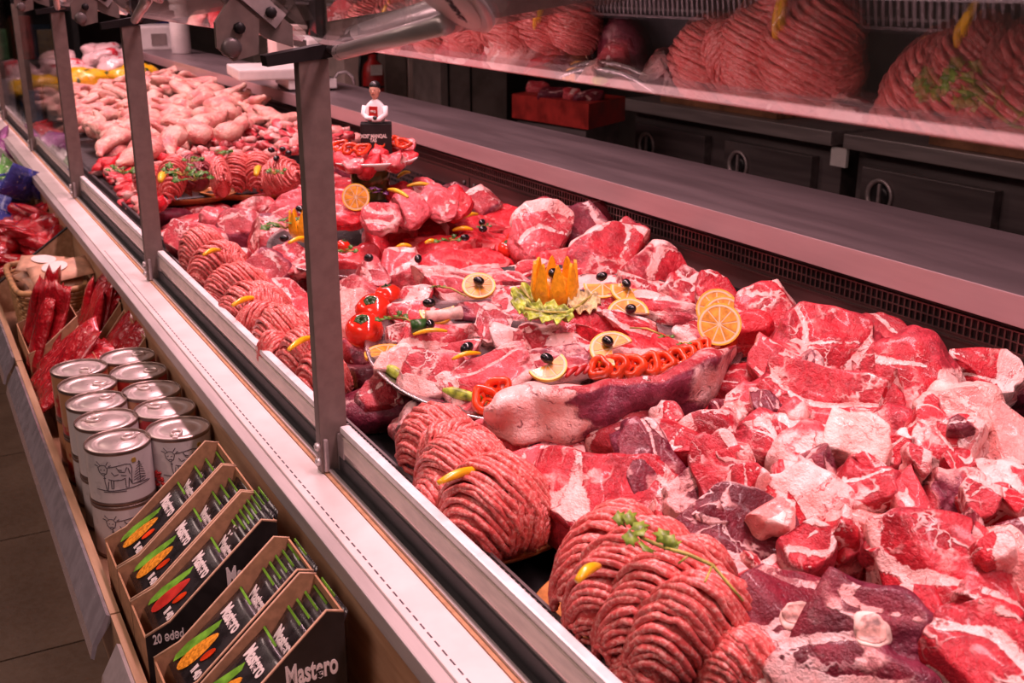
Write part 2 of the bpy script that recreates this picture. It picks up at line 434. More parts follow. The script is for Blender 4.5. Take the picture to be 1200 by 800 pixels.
# back panel with mesh band and slots
kid(ctr, 'back_panel', MB().box(1.225, 1.245, Y0, Y1, .90, 1.135), M['steel_back'])
m = MB()
for z in (1.080, 1.0885, 1.1025, 1.1165): m.box(1.2205, 1.2235, Y0, Y1, z, z+.0022 if z > 1.081 else z+.003)
y = Y0
while y < 5.6:
    m.box(1.2208, 1.2232, y, y+.0026, 1.0885, 1.1187); y += .0105
kid(ctr, 'mesh_band', m, M['steel_back'], 'stuff')
kid(ctr, 'mesh_shadow_gap', MB().box(1.2238, 1.2249, Y0, Y1, 1.087, 1.132), M['black'])
s = MB()
for r in range(4):
    y = Y0+.012*(r % 2)
    while y < 4.6:
        s.box(1.2238, 1.2252, y, y+.0165, .996+.0135*r, .996+.0135*r+.0068); y += .0245
kid(ctr, 'vent_slots', s, M['black'], 'stuff')
for px, py in ((905, 318), (550, 205)):
    q = atx(px, py, 1.2245)
    kid(ctr, 'panel_joint', MB().box(1.2236, 1.2252, q.y-.0012, q.y+.0012, .93, 1.08), M['black'])
    for dy in (-.028, .028):
        kid(ctr, 'screw', MB().lathe([(.0062, 0), (.0052, .003), (.001, .004)], 10, Matrix.Translation((1.2245, q.y+dy, 1.062)) @ Matrix.Rotation(R(-90), 4, 'Y')), M['steel_dark'])
sh = kid(ctr, 'back_shelf', MB().box(1.20, 1.50, Y0, Y1-.4, 1.132, 1.172, bev=.0025), M['steel_shelf'])
M['lip'] = plain('painted_reflection_steel', (.47, .31, .32, 1), .36, .35, .05, 30, stretch=(1, .1, 1))  # shelf steel coloured lighter and pinker, imitating the meat reflected in its face
kid(ctr, 'shelf_reflection_strip', MB().box(1.1965, 1.2, Y0, Y1-.4, 1.1325, 1.1728, bev=.0008), M['lip'])  # added strip that carries the painted reflection on the shelf's front
kid(ctr, 'rear_wall', MB().box(1.46, 1.49, Y0, Y1-.4, .05, 1.132), M['steel_dark'])
kid(ctr, 'mesh_support', MB().box(1.232, 1.46, Y0, Y1-.4, 1.118, 1.131), M['steel_dark'])
# black tray edge under the offal and poultry, beyond the third post
kid(ctr, 'tray_edge', MB().box(.4735, .482, 2.42, 6.8, .978, 1.000, bev=.002), M['black'])

# ------------------------------------------------------------------ lifted front glass with its hinges
def glass_mat():
    t = NT('clear_sheet_glass')
    fac = t.n('LayerWeight', Blend=.5).outputs['Facing']
    fr = t.math('ADD', .045, t.math('MULTIPLY', .955, t.math('POWER', fac, 5.0)), True)
    tr = t.n('BsdfTransparent', Color=(.93, .95, .93, 1)); gl = t.n('BsdfGlossy', Color=(1, 1, 1, 1), Roughness=.004)
    mx = t.n('MixShader', i0=fr, i1=tr.outputs[0], i2=gl.outputs[0]); t.t.links.new(mx.outputs[0], t.out.inputs[0]); return t.m
M['glass'] = glass_mat()
M['glassedge'] = plain('polished_glass_edge', (.85, .62, .64, 1), .15, .2, .04, 40)
ALPHA = R(41)
pd = Vector((-math.cos(ALPHA), 0, math.sin(ALPHA)))       # up the lifted pane, towards the customer
pn = Vector((math.sin(ALPHA), 0, math.cos(ALPHA)))
HX, HZ = .421, 1.481
def lifted_pane(ya, yb, label):
    t = empty('front_glass', (HX, (ya+yb)/2, HZ)); tag(t, label, 'glass panel', 'lifted front glass panels')
    Mx = frame((HX, 0, HZ), pd, pn)                       # local x up the pane, y along the counter (reversed), z normal
    o = kid(t, 'pane', MB().box(0, .62, -yb, -ya, 0, .006, Mx), M['glass'])
    kid(t, 'bottom_edge', MB().box(-.0012, .0, -yb, -ya, .0, .006, Mx), M['glassedge'])
    return t, Mx
def hinge(yp, t_near, Mx, first):
    """hinge of the post at yp; plates carry the pane beyond it, the tube and disc carry the pane before it"""
    h = empty('hinge', (PX_, yp, 1.463))
    tag(h, 'bolted steel hinge on top of the grey post nearest the stacked cans' if first else 'bolted steel hinge on a grey post beside the chicken', 'hinge', 'glass hinges on the posts')
    kid(h, 'black_gasket', MB().prism([(-.055, -.006), (.062, -.010), (.085, -.004), (.085, .008), (-.055, .006)], -.011, .011, Matrix.Translation((PX_, yp, 1.470)) @ Matrix.Rotation(R(-8), 4, 'Y') @ Matrix.Rotation(R(90), 4, 'X')), M['blackmetal'])
    Mh = frame((PX_-.012, yp+.02, 1.478), pd, (0, -1, 0))
    # local x up the pane, z towards the camera along the counter
    kid(h, 'hinge_plate', MB().prism([(.015, -.014), (.20, -.014), (.20, .016), (.03, .016), (.0, .004)], -.004, .004, Mh), M['post'])
    kid(h, 'clamp_plate', MB().prism([(.03, -.018), (.15, -.018), (.15, .002), (.03, .002)], .004, .012, Mh), M['steel'])
    kid(h, 'link', MB().prism([(.05, .006), (.028, .036), (.045, .060), (.068, .060), (.085, .040), (.088, .006)], .002, .010, Mh), M['post'])
    for bx, by in ((.045, -.008), (.085, -.007), (.125, -.008), (.10, .008), (.062, .028)):
        kid(h, 'bolt', MB().lathe([(.0065, 0), (.0065, .005), (.004, .007)], 8, Mh @ Matrix.Translation((bx, by, .010))), M['blackmetal'])
    kid(h, 'pivot', MB().lathe([(.011, 0), (.011, .014), (.007, .016)], 14, Mh @ Matrix.Translation((.056, .050, .0))), M['steel_dark'])
    # tube and glued disc under the near pane
    a = Mx @ Vector((.008, -(yp-.13), -.012)); b = Mx @ Vector((.070, -(yp-.485), -.012))
    kid(h, 'arm_tube', MB().tube([a, a.lerp(b, .5), b], [.0078, .0078, .0078], 14), M['alu'])
    c0 = Vector((PX_+.02, yp-.01, 1.474)); kid(h, 'arm_end', MB().tube([c0, c0.lerp(a, .8), a.lerp(b, .06)], [.005, .006, .008], 12), M['blackmetal'])
    dm = Mx @ Matrix.Translation((.098, -(yp-.512), -.0068))
    kid(h, 'glass_disc', MB().lathe([(.041, 0), (.044, .002), (.044, .006)], 32, dm), M['steel'])
    ds = kid(h, 'disc_sticker', MB().lathe([(.037, -.0012), (.037, -.0002)], 32, dm), M['ledge'])
    return h, dm
pA, MxA = lifted_pane(-.45, 1.215, 'raised clear front glass sheet reflecting the minced meat, before the first post')
pB, MxB = lifted_pane(1.275, 2.28, 'raised clear front glass sheet between the first and second grey posts')
pC, MxC = lifted_pane(2.34, 3.30, 'raised clear front glass sheet between the second and third grey posts')
hA, dmA = hinge(POSTS[0], pA, MxA, True)
hB, dmB = hinge(POSTS[1], pB, MxB, False)
hC, dmC = hinge(POSTS[2], pC, MxC, False)
hB['label'] = 'bolted steel hinge on the grey post next to the ridged mince mound'; hC['label'] = 'bolted steel hinge on the grey post next to the reddish offal heap'
# closed glass beyond the third post
cg = empty('closed_front_glass', (PX_, 3.9, .955)); tag(cg, 'closed front glass with black edge before the far counter section', 'glass panel')
kid(cg, 'pane', MB().box(.412, .418, 3.40, 5.38, 1.02, 1.50), M['glass'])
kid(cg, 'black_edge', MB().box(.409, .421, 3.392, 3.40, .962, 1.50), M['black'])
# ================================================================== meat
from mathutils.bvhtree import BVHTree
def chunk(a, b, c, seed, cuts=(), sub=4, lump=.13, box=2.7, bend=0.0, fat=.25, fdir=None, fth=.62, tw=0.0, rough=.0022, seams=1.0, rim=0.0):
    """a lump a x b x c metres, cut by planes (normal, distance); attributes: cut = cut face, fat = fat share, seam = seams between muscles"""
    V, Fc = ico(sub); p = V.copy()
    q = (np.abs(p)**box).sum(1)**(-1/box); p = p*q[:, None]
    p = p*(1+lump*wob(p, seed, 1.9)+lump*.5*wob(p, seed+1, 4.4)+lump*.22*wob(p, seed+9, 9.0))[:, None]
    p = p*np.array([a/2, b/2, c/2])
    cut = np.zeros(len(p))
    for i, (n, dd) in enumerate(cuts):
        n = np.array(n, float); n /= np.linalg.norm(n)
        s = p @ n-dd+wob(p, seed+5+i, 42)*.0034+wob(p, seed+6+i, 18)*.006; m = s > 0
        p[m] -= np.outer(s[m]*.97, n)
        cut = np.maximum(cut, sstep(.0002, .0035, s))
    # seams between the muscles: zero lines of a smooth field, sunk as grooves
    u = p/np.array([a/2, max(b, a*.5)/2, max(c, a*.5)/2])
    u = u+np.stack([wob(u, seed+31+i, 2.6) for i in range(3)], 1)*.18
    w1 = wob(u, seed+21, 2.3); w2 = wob(u, seed+22, 3.1)
    sm = np.maximum(np.exp(-(w1/.15)**2), .9*np.exp(-(w2/.11)**2)*(wob(u, seed+23, 2.0) > .1))*seams
    gr = np.exp(-(w1/.16)**2)*.0035+np.exp(-(w2/.12)**2)*.0022*(wob(u, seed+23, 2.0) > .1)
    fold = np.exp(-(wob(u, seed+24, 4.5)/.14)**2)*(.0045+.005*fat)*(cut < .5)
    k = min(1.0, a/.14)
    p = p-V*((gr*seams+fold)*k)[:, None]+V*(wob(p, seed+2, 70)*rough+wob(p, seed+3, 170)*rough*.5)[:, None]
    f = np.where(cut > .5, fat*.35, fat*.9)
    if rim:
        ur = np.sqrt((p[:, 0]/(a/2))**2+(p[:, 1]/(b/2))**2)+.10*wob(u, seed+41, 2.2)
        f = np.maximum(f, np.where(cut > .5, sstep(.74, .92, ur)*rim, f))
    if fdir is not None:
        dx, dy = math.cos(R(fdir)), math.sin(R(fdir))
        uu = p[:, 0]/(a/2)*dx+p[:, 1]/(b/2)*dy+.16*wob(u, seed+40, 3.0)
        f = np.maximum(f, sstep(fth-.12, fth+.14, uu)*.80)
    p[:, 2] -= bend*p[:, 0]**2
    if tw: p[:, 2] += tw*p[:, 0]*p[:, 1]
    return p, Fc, {'cut': cut, 'fat': f, 'seam': sm}
def chunk_mesh(name, mat, *a, **k):
    p, Fc, at = chunk(*a, **k); me = arrmesh(name, p, Fc, at); me.materials.append(mat); return me

_mseed = [100]
def cut_of(px, py, L, W, ang, th, label, mat='beef', k=.45, dz=0.0, fat=.25, fdir=None, fth=.62, name='beef_cut', cat='meat', group=None,
           top=.36, sides=1, bend=0.0, lump=.15, box=2.9, seed=None, bone=None, z=None, sub=4, tw=0.0, roll=0.0, pos=None, rim=.35):
    """a piece of meat whose cut face shows at px, py, L x W pixels, long axis at ang degrees"""
    _mseed[0] += 17; sd = seed or _mseed[0]; rs = random.Random(sd)
    c = pos if pos is not None else (heap(px, py, dz) if z is None else atz(px, py, z))
    Mx, su, sv = img_frame(c, ang, k, th*top*.9); m = mpp(c)
    if roll: Mx = Mx @ Matrix.Rotation(R(roll), 4, 'X')
    a, b = L*m*su*1.02, W*m*sv*1.02
    cuts = [((rs.uniform(-.14, .14), rs.uniform(-.14, .14), 1), th*top)]
    if L > 70: cuts.append(((rs.uniform(-.5, .5), rs.uniform(-.5, .1), 1), th*top*1.02))
    a0 = rs.uniform(0, 6.28)
    for i in range(sides+1):
        an = a0+i*6.28/(sides+1)*rs.uniform(.75, 1.25); r = .5/math.hypot(math.cos(an)/a, math.sin(an)/b)
        cuts.append(((math.cos(an), math.sin(an), rs.uniform(-.15, .55)), r*rs.uniform(.74, .92)))
    if sub == 4 and L*W > 5500: sub = 5
    me = chunk_mesh(name, M[mat], a, b, th, sd, cuts, sub, lump, box, bend/max(a, .05), fat, fdir, fth, tw, rim=rim)
    o = link(name, me, mw=Mx); tag(o, label, cat, group)
    if bone:
        bx, by, br = bone                                  # in shares of the half length, and radius in pixels
        r = br*m; bvh = BVHTree.FromPolygons([v.co for v in me.vertices], [q.vertices for q in me.polygons])
        zc_ = bvh.ray_cast(Vector((bx*a/2, by*b/2, .3)), Vector((0, 0, -1)))[0].z
        def disc(nm, rr, lift, mt, par, sdd):
            n_ = 28; V = []; Fc = []
            rings = [(1.0, -.004), (.97, .0004), (.88, .0008), (.7, .0008), (.5, .0008), (.25, .0008), (.02, .0008)]
            for q, zz in rings:
                for i in range(n_):
                    an = 6.283*i/n_; w_ = 1+.12*math.sin(2*an+sdd)+.08*math.sin(3*an+sdd*2)+.04*math.sin(7*an+sdd)
                    x, y = bx*a/2+rr*q*w_*math.cos(an), by*b/2+rr*q*w_*.86*math.sin(an)
                    h = bvh.ray_cast(Vector((x, y, .3)), Vector((0, 0, -1)))[0]
                    hz_ = h.z if h is not None else zc_-.006; V.append((x, y, min(max(hz_, zc_-.03), zc_+.02)+zz+lift))
            for j in range(len(rings)-1):
                for i in range(n_): Fc.append((j*n_+i, j*n_+(i+1) % n_, (j+1)*n_+(i+1) % n_, (j+1)*n_+i))
            return MB().add(V, Fc, True).build(nm, mt, par)
        bo = disc('bone', r, .0002, M['bone'], o, sd); disc('marrow', r*.82, .0009, M['marrow'], bo, sd+1)
    return o

BH = 'heap of beef at the near end of the counter'
# --- front of the near heap
cut_of(1018, 752, 236, 150, -8, .12, 'dark purple beef shank slice with a round marrow bone in its face', 'beef_dark', .62, .035, fdir=-95, fth=.5, bone=(.02, .16, 24), sides=0, fat=.1)
cut_of(948, 722, 196, 120, 33, .12, 'beef shank with a big pale round knuckle showing in its cut face', 'beef_dark', .6, .03, fdir=-150, fth=.30, bone=(-.06, .10, 24), sides=1, fat=.2)
cut_of(925, 790, 180, 70, -6, .09, 'red beef slice with a broad white fat streak under the shank with knuckle', 'beef_fat', .5, .0, fdir=-60, fth=.35)
cut_of(1178, 778, 170, 120, -28, .12, 'plum red beef muscle with a thin white sinew beside the marrow bone slice', 'beef', .55, .03, fat=.15)
cut_of(1098, 664, 215, 128, -20, .12, 'broad dark red beef leg muscle with a white joint end', 'beef', .58, .035, fat=.05, fdir=165, fth=.92, sides=1, rim=.12)
cut_of(1082, 706, 90, 52, -5, .08, 'small deep red beef end with bone below the broad leg muscle', 'beef', .7, .02, fat=.1, fdir=170, fth=.4)
cut_of(1180, 650, 95, 105, 60, .10, 'pale pink fatty beef trimming with deep folds', 'fat', .6, .035, fat=.6, lump=.2)
cut_of(1180, 716, 70, 60, 20, .09, 'bright red beef end beside the folded pale trimming', 'beef', .5, .0)
cut_of(862, 628, 186, 92, -14, .10, 'purple beef rib piece marbled with thick white fat', 'beef_dark', .55, .02, fdir=-75, fth=.15, fat=.45)
cut_of(706, 566, 176, 122, -24, .10, 'large round of beef with bright red face and dark purple back', 'beef', .55, .03, fdir=130, fth=.95, fat=.06, sides=1, rim=.2)
cut_of(762, 540, 130, 74, 112, .11, 'dark purple beef slab with a grey membrane behind the large round', 'beef_dark', .6, .035, fat=.12, fdir=-60, fth=.72)
cut_of(744, 500, 95, 44, 20, .09, 'dusky red beef flap under the long fat covered brisket', 'membrane', .5, .02, fat=.2)
# --- middle of the near heap
cut_of(798, 515, 72, 95, 80, .10, 'red beef chop with an upright white fat strip on its side', 'beef', .6, .04, fdir=90, fth=.55)
cut_of(848, 555, 110, 66, 118, .10, 'oval red beef chop edged with a broad white fat band', 'beef', .62, .04, fdir=-90, fth=.45, sides=0)
cut_of(812, 575, 84, 70, 120, .09, 'dark cut beef block with a pink fatty edge between the chops', 'beef_dark', .6, .025, fdir=60, fth=.45)
cut_of(840, 505, 74, 72, 100, .10, 'red beef lump topped by a white fat cap beside the brisket', 'beef', .6, .035, fdir=95, fth=.5)
cut_of(900, 510, 68, 100, 75, .11, 'deep red beef piece with a dark wet side and fat foot', 'beef', .6, .035, fdir=-80, fth=.35)
cut_of(980, 466, 205, 88, -10, .10, 'wide red beef steak crossed by a long white fat seam', 'beef', .6, .04, fat=.1, fdir=-85, fth=.62, sides=0)
cut_of(1006, 506, 62, 84, 70, .08, 'creamy white lump of suet on the wide red steak', 'fat', .6, .05, fat=.8, fdir=0, fth=-1.5, lump=.22)
cut_of(940, 528, 70, 62, 30, .09, 'pink and white fatty beef end beside the lump of suet', 'beef_fat', .55, .03, fdir=-90, fth=.1, fat=.5)
cut_of(978, 400, 142, 106, -12, .11, 'beef chuck steak with a forked white fat seam in its face', 'beef', .62, .03, fat=.08, sides=0)
cut_of(918, 420, 66, 66, 60, .10, 'pale pink striated beef piece beside the forked seam steak', 'veal', .6, .045, fat=.35, fdir=-60, fth=.6)
cut_of(905, 358, 84, 64, 10, .10, 'folded red beef flap standing against the back panel', 'beef', .6, .025, fat=.1, fdir=60, fth=.8)
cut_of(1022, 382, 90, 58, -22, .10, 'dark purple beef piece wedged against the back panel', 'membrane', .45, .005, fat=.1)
cut_of(1076, 440, 118, 112, -55, .11, 'round beef chop ringed by a wide curved white fat band', 'beef', .66, .03, fdir=35, fth=.42, sides=0, fat=.05)
cut_of(1128, 470, 60, 86, 70, .10, 'pinkish fat covered side of a beef chop by the back panel', 'fat', .6, .02, fat=.55)
cut_of(1152, 428, 86, 82, -30, .10, 'bone in beef block with yellowish fat leaning on the back panel', 'beef_fat', .55, .0, fat=.55, fdir=20, fth=.3, box=3.4, sides=2)
cut_of(1182, 505, 70, 68, 10, .10, 'squared pale beef neck piece with red specks', 'fat', .55, .0, fat=.6, box=4.0)
cut_of(1108, 514, 108, 72, -12, .10, 'beef ribs with zigzag white fat and red stripes', 'beef_fat', .6, .03, fat=.6, fdir=-10, fth=.2)
cut_of(1040, 490, 70, 70, -50, .10, 'red beef face with thin branching fat beside the ringed chop', 'beef', .6, .025, fat=.2)
cut_of(1178, 560, 80, 70, 25, .09, 'striped beef rib end with rows of red and white', 'beef_fat', .55, .015, fat=.6, fdir=80, fth=.2)
cut_of(1112, 574, 98, 74, 6, .11, 'purple beef shank lump with orange tinted fat at one end', 'membrane', .55, .03, fat=.2, fdir=10, fth=.62)
cut_of(1060, 578, 112, 44, 122, .09, 'upright pinkish rib bar with grooved fat', 'veal', .6, .035, fat=.4, box=3.6)
cut_of(1006, 574, 98, 76, -18, .11, 'square beef block with bright red rim and dark wet face', 'beef', .6, .035, fat=.05, box=3.8)
cut_of(938, 585, 98, 84, -38, .10, 'peach coloured rib fat with two red meat stripes', 'beef_fat', .6, .03, fat=.75, fdir=60, fth=-.1)
cut_of(952, 634, 62, 72, 105, .10, 'upright red beef block with a narrow white bone strip', 'beef', .6, .03, fdir=-10, fth=.62)
cut_of(988, 634, 46, 66, 90, .09, 'small bright red beef cube beside the narrow bone strip block', 'beef', .55, .025, box=3.6)
cut_of(1040, 618, 120, 40, -25, .08, 'cream fat sheet above the broad leg muscle', 'fat', .5, .015, fat=.8)
cut_of(1165, 604, 100, 74, 20, .10, 'bright red and white mottled beef brisket end', 'beef_fat', .6, .02, fat=.55)
cut_of(1110, 612, 60, 30, 0, .08, 'bright red beef sliver in the gap beneath the purple shank lump', 'fillet', .4, .0)
cut_of(800, 655, 86, 56, -28, .08, 'pale fatty beef flap under the herb sprig', 'beef_fat', .5, .01, fat=.6)
cut_of(900, 676, 120, 50, -8, .09, 'red beef strip below the marbled rib piece', 'beef', .5, .0, fdir=100, fth=.4)
cut_of(882, 466, 54, 66, 70, .09, 'pink beef knob with a dark cut end beside the brisket', 'veal', .6, .04, fat=.2)
cut_of(872, 440, 40, 80, 80, .08, 'red beef edge between the brisket and the pale striated piece', 'beef', .5, .02)
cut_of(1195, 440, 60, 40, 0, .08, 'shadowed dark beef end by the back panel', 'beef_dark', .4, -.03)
# --- behind and beside the steak platter
cut_of(768, 306, 80, 78, 30, .12, 'rolled red beef shoulder with a white fat eye on its face', 'beef', .6, .02, fdir=60, fth=.55, fat=.25, name='beef_joint')
cut_of(704, 296, 118, 66, 18, .11, 'bright red beef joint with a silvery membrane behind the carved orange', 'beef', .55, .03, fat=.2, fdir=110, fth=.7, name='beef_joint')
cut_of(688, 256, 78, 62, -8, .10, 'dark round beef eye steak at the back panel with white rim', 'beef_dark', .5, .005, fat=.1, fdir=-170, fth=.6, sides=0, name='beef_joint')
cut_of(736, 278, 60, 40, -40, .09, 'thin pale membrane edged beef piece at the back panel', 'membrane', .5, .0, fat=.3, name='beef_joint')
cut_of(630, 268, 84, 70, 12, .10, 'pink beef steak with a squared white fat border', 'veal', .55, .02, fdir=80, fth=.45, fat=.15)
cut_of(662, 300, 60, 40, 10, .08, 'bright red beef slice beside the tomatoes', 'fillet', .55, .015)
cut_of(566, 234, 46, 42, 40, .09, 'rolled dark beef piece with a curled white membrane', 'membrane', .5, .0, fat=.35, fdir=60, fth=.5)
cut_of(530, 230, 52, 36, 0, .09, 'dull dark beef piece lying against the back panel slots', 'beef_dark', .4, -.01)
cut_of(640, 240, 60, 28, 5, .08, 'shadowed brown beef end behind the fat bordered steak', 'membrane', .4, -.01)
cut_of(806, 338, 56, 52, -30, .09, 'knobbly red beef lump behind the orange slices', 'beef', .55, .01, fat=.25)
cut_of(842, 342, 56, 46, -20, .08, 'red beef steak tip with a white sinew fork', 'beef', .55, .02)
cut_of(870, 376, 62, 46, -30, .08, 'raw red beef edge right of the stacked orange slices', 'fillet', .55, .015)
# --- in front of the steak platter
cut_of(446, 462, 62, 58, 40, .10, 'pale brown lamb flank hanging over the black well', 'membrane', .6, -.015, fat=.45, name='lamb_cut')
cut_of(504, 490, 66, 76, 75, .10, 'brownish red lamb chop with scalloped fat edge under the platter rim', 'beef_dark', .72, -.015, fat=.2, fdir=90, fth=.4, name='lamb_cut')
cut_of(556, 486, 60, 50, 0, .09, 'pink lamb trimming under the platter rim', 'veal', .5, -.015, fat=.4, name='lamb_cut')
cut_of(588, 505, 84, 50, 10, .10, 'raw pink lamb shoulder behind the looped mince mound', 'veal', .55, .0, fat=.3, name='lamb_cut')
cut_of(616, 545, 52, 84, 105, .10, 'rosy lamb strip between the looped mince mound and the large round of beef', 'veal', .55, .005, fat=.25, name='lamb_cut')
cut_of(424, 412, 46, 60, 80, .10, 'dusky lamb shoulder lump beside the tomatoes', 'membrane', .55, -.01, fat=.25, name='lamb_cut')
# --- behind the second and third mince mounds
LG = 'lamb pieces behind the far mince mounds'
cut_of(228, 276, 58, 64, 60, .10, 'pale pink ham slice with a white fat foot beside the grey post', 'veal', .7, .03, fat=.1, fdir=-100, fth=.6, name='lamb_cut')
cut_of(286, 262, 64, 48, -10, .10, 'purplish lamb piece with a thin sinew behind the pale pink slice', 'membrane', .55, .02, fat=.15, name='lamb_cut')
cut_of(325, 272, 66, 44, -20, .09, 'dark plum lamb flap with a grey fat border', 'membrane', .55, .015, fat=.4, fdir=40, fth=.5, name='lamb_cut')
cut_of(262, 300, 66, 40, -10, .09, 'pink lamb slice tucked behind the ridged mince mound', 'veal', .6, .005, fat=.2, name='lamb_cut')
cut_of(306, 318, 64, 56, -20, .09, 'round plum coloured lamb lump beside the ridged mince mound', 'membrane', .55, .015, fat=.1, name='lamb_cut')
cut_of(340, 352, 78, 44, -25, .09, 'lamb neck slice with pink lean and wide white fat', 'beef_fat', .5, .0, fat=.55, name='lamb_cut')
cut_of(352, 388, 60, 64, 70, .08, 'white streaked lamb breast by the grey post', 'fat', .5, .0, fat=.6, name='lamb_cut')
cut_of(258, 252, 50, 30, 10, .08, 'dull rosy lamb end before the mince loaves', 'veal', .5, .015, fat=.3, name='lamb_cut')
cut_of(352, 232, 56, 26, 0, .08, 'pink lamb slice at the foot of the low mince loaf', 'veal', .5, .02, fat=.2, name='lamb_cut')
cut_of(298, 240, 50, 22, 0, .08, 'raw lamb strip before the dish of ridged loaves', 'beef_fat', .5, .015, fat=.3, name='lamb_cut')
cut_of(330, 245, 70, 32, 5, .08, 'thin rosy lamb slices spread before the leafy garnish', 'veal', .5, .01, fat=.25, name='lamb_cut')
cut_of(425, 365, 64, 70, 70, .09, 'pale lamb breast with white fat beside the tomatoes', 'fat', .5, .0, fat=.5, name='lamb_cut')
cut_of(420, 340, 72, 36, -5, .08, 'dusky pink lamb strip beneath the fillet platter', 'membrane', .5, .0, fat=.2, name='lamb_cut')
# --- small trimmings pushed between the big cuts
rsx = random.Random(12)
for i, (x, y) in enumerate(((880, 560), (905, 600), (770, 605), (830, 600), (1020, 545), (1075, 540), (1130, 545), (1030, 640), (1140, 690), (1190, 610), (1000, 690), (870, 535), (930, 480), (900, 470), (1050, 520), (1130, 500), (960, 540), (890, 655), (1045, 455), (860, 480), (780, 480), (1095, 480), (1160, 640), (985, 610), (1135, 620), (920, 560), (840, 480), (1010, 440), (950, 430), (1150, 580), (1070, 620), (1185, 580))):
    cut_of(x, y, rsx.uniform(34, 66), rsx.uniform(24, 44), rsx.uniform(0, 180), .06, 'small red and white beef trimming pushed between the larger cuts', rsx.choice(('beef', 'beef_fat', 'beef_fat', 'beef_dark', 'fat', 'veal')), rsx.uniform(.5, .85), rsx.uniform(.035, .055), fat=rsx.uniform(.2, .6), fdir=rsx.uniform(0, 360), fth=rsx.uniform(.1, .6), name='beef_trimming', group='small trimmings between the larger beef cuts', sides=2, lump=.22)
# --- buried layer that carries the heap
fill = []
for i, (mt, a, b, c) in enumerate((('beef', .15, .11, .055), ('beef_dark', .16, .12, .055), ('beef_fat', .14, .12, .055), ('veal', .15, .10, .055))):
    fill.append(chunk_mesh('buried_beef_cut', M[mt], a, b, c, 900+i, [((.1, .05, 1), .018), ((1, .3, .3), .05), ((-.4, 1, .2), .04)], 3, fat=.3))
rs = random.Random(5)
for i in range(6):
    for j in range(26):
        x = .58+.115*i+rs.uniform(-.02, .02); y = .28+.115*j+rs.uniform(-.02, .02)
        if x > 1.15 or (x < .62 and y < 1.15): continue
        z = max(.985+.147*(x-.45)-.075, .957)
        o = link('buried_beef_cut', rs.choice(fill)); o.location = (x, y, z); o.rotation_euler = (rs.uniform(-.15, .15), rs.uniform(-.15, .15), rs.uniform(0, 6.28))
        tag(o, 'rough beef cut in the lower layer, mostly buried under the displayed meat', 'meat', 'buried layer of beef cuts')

# ------------------------------------------------------------------ the long brisket in front of the platter
def brisket():
    # a thick slab whose tall front follows the platter rim; seen from the front its left end is white fat
    st = [(566, 478, 496), (600, 466, 524), (650, 464, 524), (700, 458, 512), (750, 452, 506), (800, 440, 496), (838, 422, 468), (864, 398, 430)]
    P = []
    N, K = 90, 26
    xs = np.linspace(0, len(st)-1, N)
    tops = []; bots = []
    for u in xs:
        i = min(int(u), len(st)-2); f = u-i
        px = st[i][0]*(1-f)+st[i+1][0]*f; yt = st[i][1]*(1-f)+st[i+1][1]*f; yb = st[i][2]*(1-f)+st[i+1][2]*f
        yt += 2.5*math.sin(u*3.1)+1.5*math.sin(u*7.3); yb += 4*math.sin(u*2.3+1)+2*math.sin(u*6.1)
        a = heap(px, yt, .062+.012*u/7); tops.append(np.array(a)); b = heap(px, yb, .004); 
        # the foot stands a little nearer than the top edge
        bots.append(np.array(b))
    V = []; at = []; cu = []; ft = []
    rsd = np.random.RandomState(4)
    for i in range(N):
        t, b = tops[i], bots[i]; s = i/(N-1)
        end = min(1, 7*s+.55, 5*(1-s)+.35)
        out = np.array([t[0]-b[0]+.0, t[1]-b[1], 0]); back = np.array([.42, .9, 0.0])*(.032+.012*math.sin(9*s))*end
        loop = []
        for k in range(K):
            g = k/K*4
            if g < 1: q = t*(1-g)+b*g; bul = math.sin(math.pi*g)*.004+.006*math.sin(5*g+11*s)*math.sin(math.pi*g); q = q+np.array([-.55, -.8, .25])*bul
            elif g < 2: q = b*(2-g)+(b+back)*(g-1)
            elif g < 3: q = (b+back)*(3-g)+(t+back)*(g-2)
            else: q = (t+back)*(4-g)+t*(g-3); q = q+np.array([0, 0, .006*math.sin(math.pi*(g-3))])
            loop.append(q)
        cen = np.mean(loop, axis=0)
        for k, q in enumerate(loop):
            q = cen+(q-cen)*end; V.append(q); g = k/K*4
            cu.append(1.0 if g >= 3.25 else 0.0)
            w_ = s+.03*math.sin(k*1.1)+.02*math.sin(k*2.7+i*.2); ft.append(.05+.85*(1-min(1, max(0, (w_-.33)/.06)))+(.45*(s-.62)/.38 if s > .62 else 0))
    V = np.array(V); fl_ = np.array(ft) > .5
    V = V+np.outer(wob(V, 76, 24)*.004+wob(V, 77, 60)*.0036+wob(V, 78, 160)*.0012+np.where(fl_, 1.0, .4)*(np.exp(-(wob(V*np.array([1, 1, .5]), 79, 60)/.2)**2)*-.005), np.array([-.5, -.7, .4]))
    Fc = []
    for i in range(N-1):
        for k in range(K):
            Fc.append((i*K+k, i*K+(k+1) % K, (i+1)*K+(k+1) % K, (i+1)*K+k))
    Fc.append(tuple(range(K-1, -1, -1))); Fc.append(tuple((N-1)*K+k for k in range(K)))
    me = arrmesh('beef_brisket', V, [f[::-1] for f in Fc], {'cut': cu, 'fat': ft, 'seam': .72*np.exp(-(wob(V*np.array([1, 1, 3.0]), 81, 60)/.22)**2)*(np.array(ft) < .5)}); me.materials.append(M['membrane'])
    o = link('beef_brisket', me); tag(o, 'long beef brisket with creamy fat end and dark membrane along the platter rim', 'meat')
brisket()

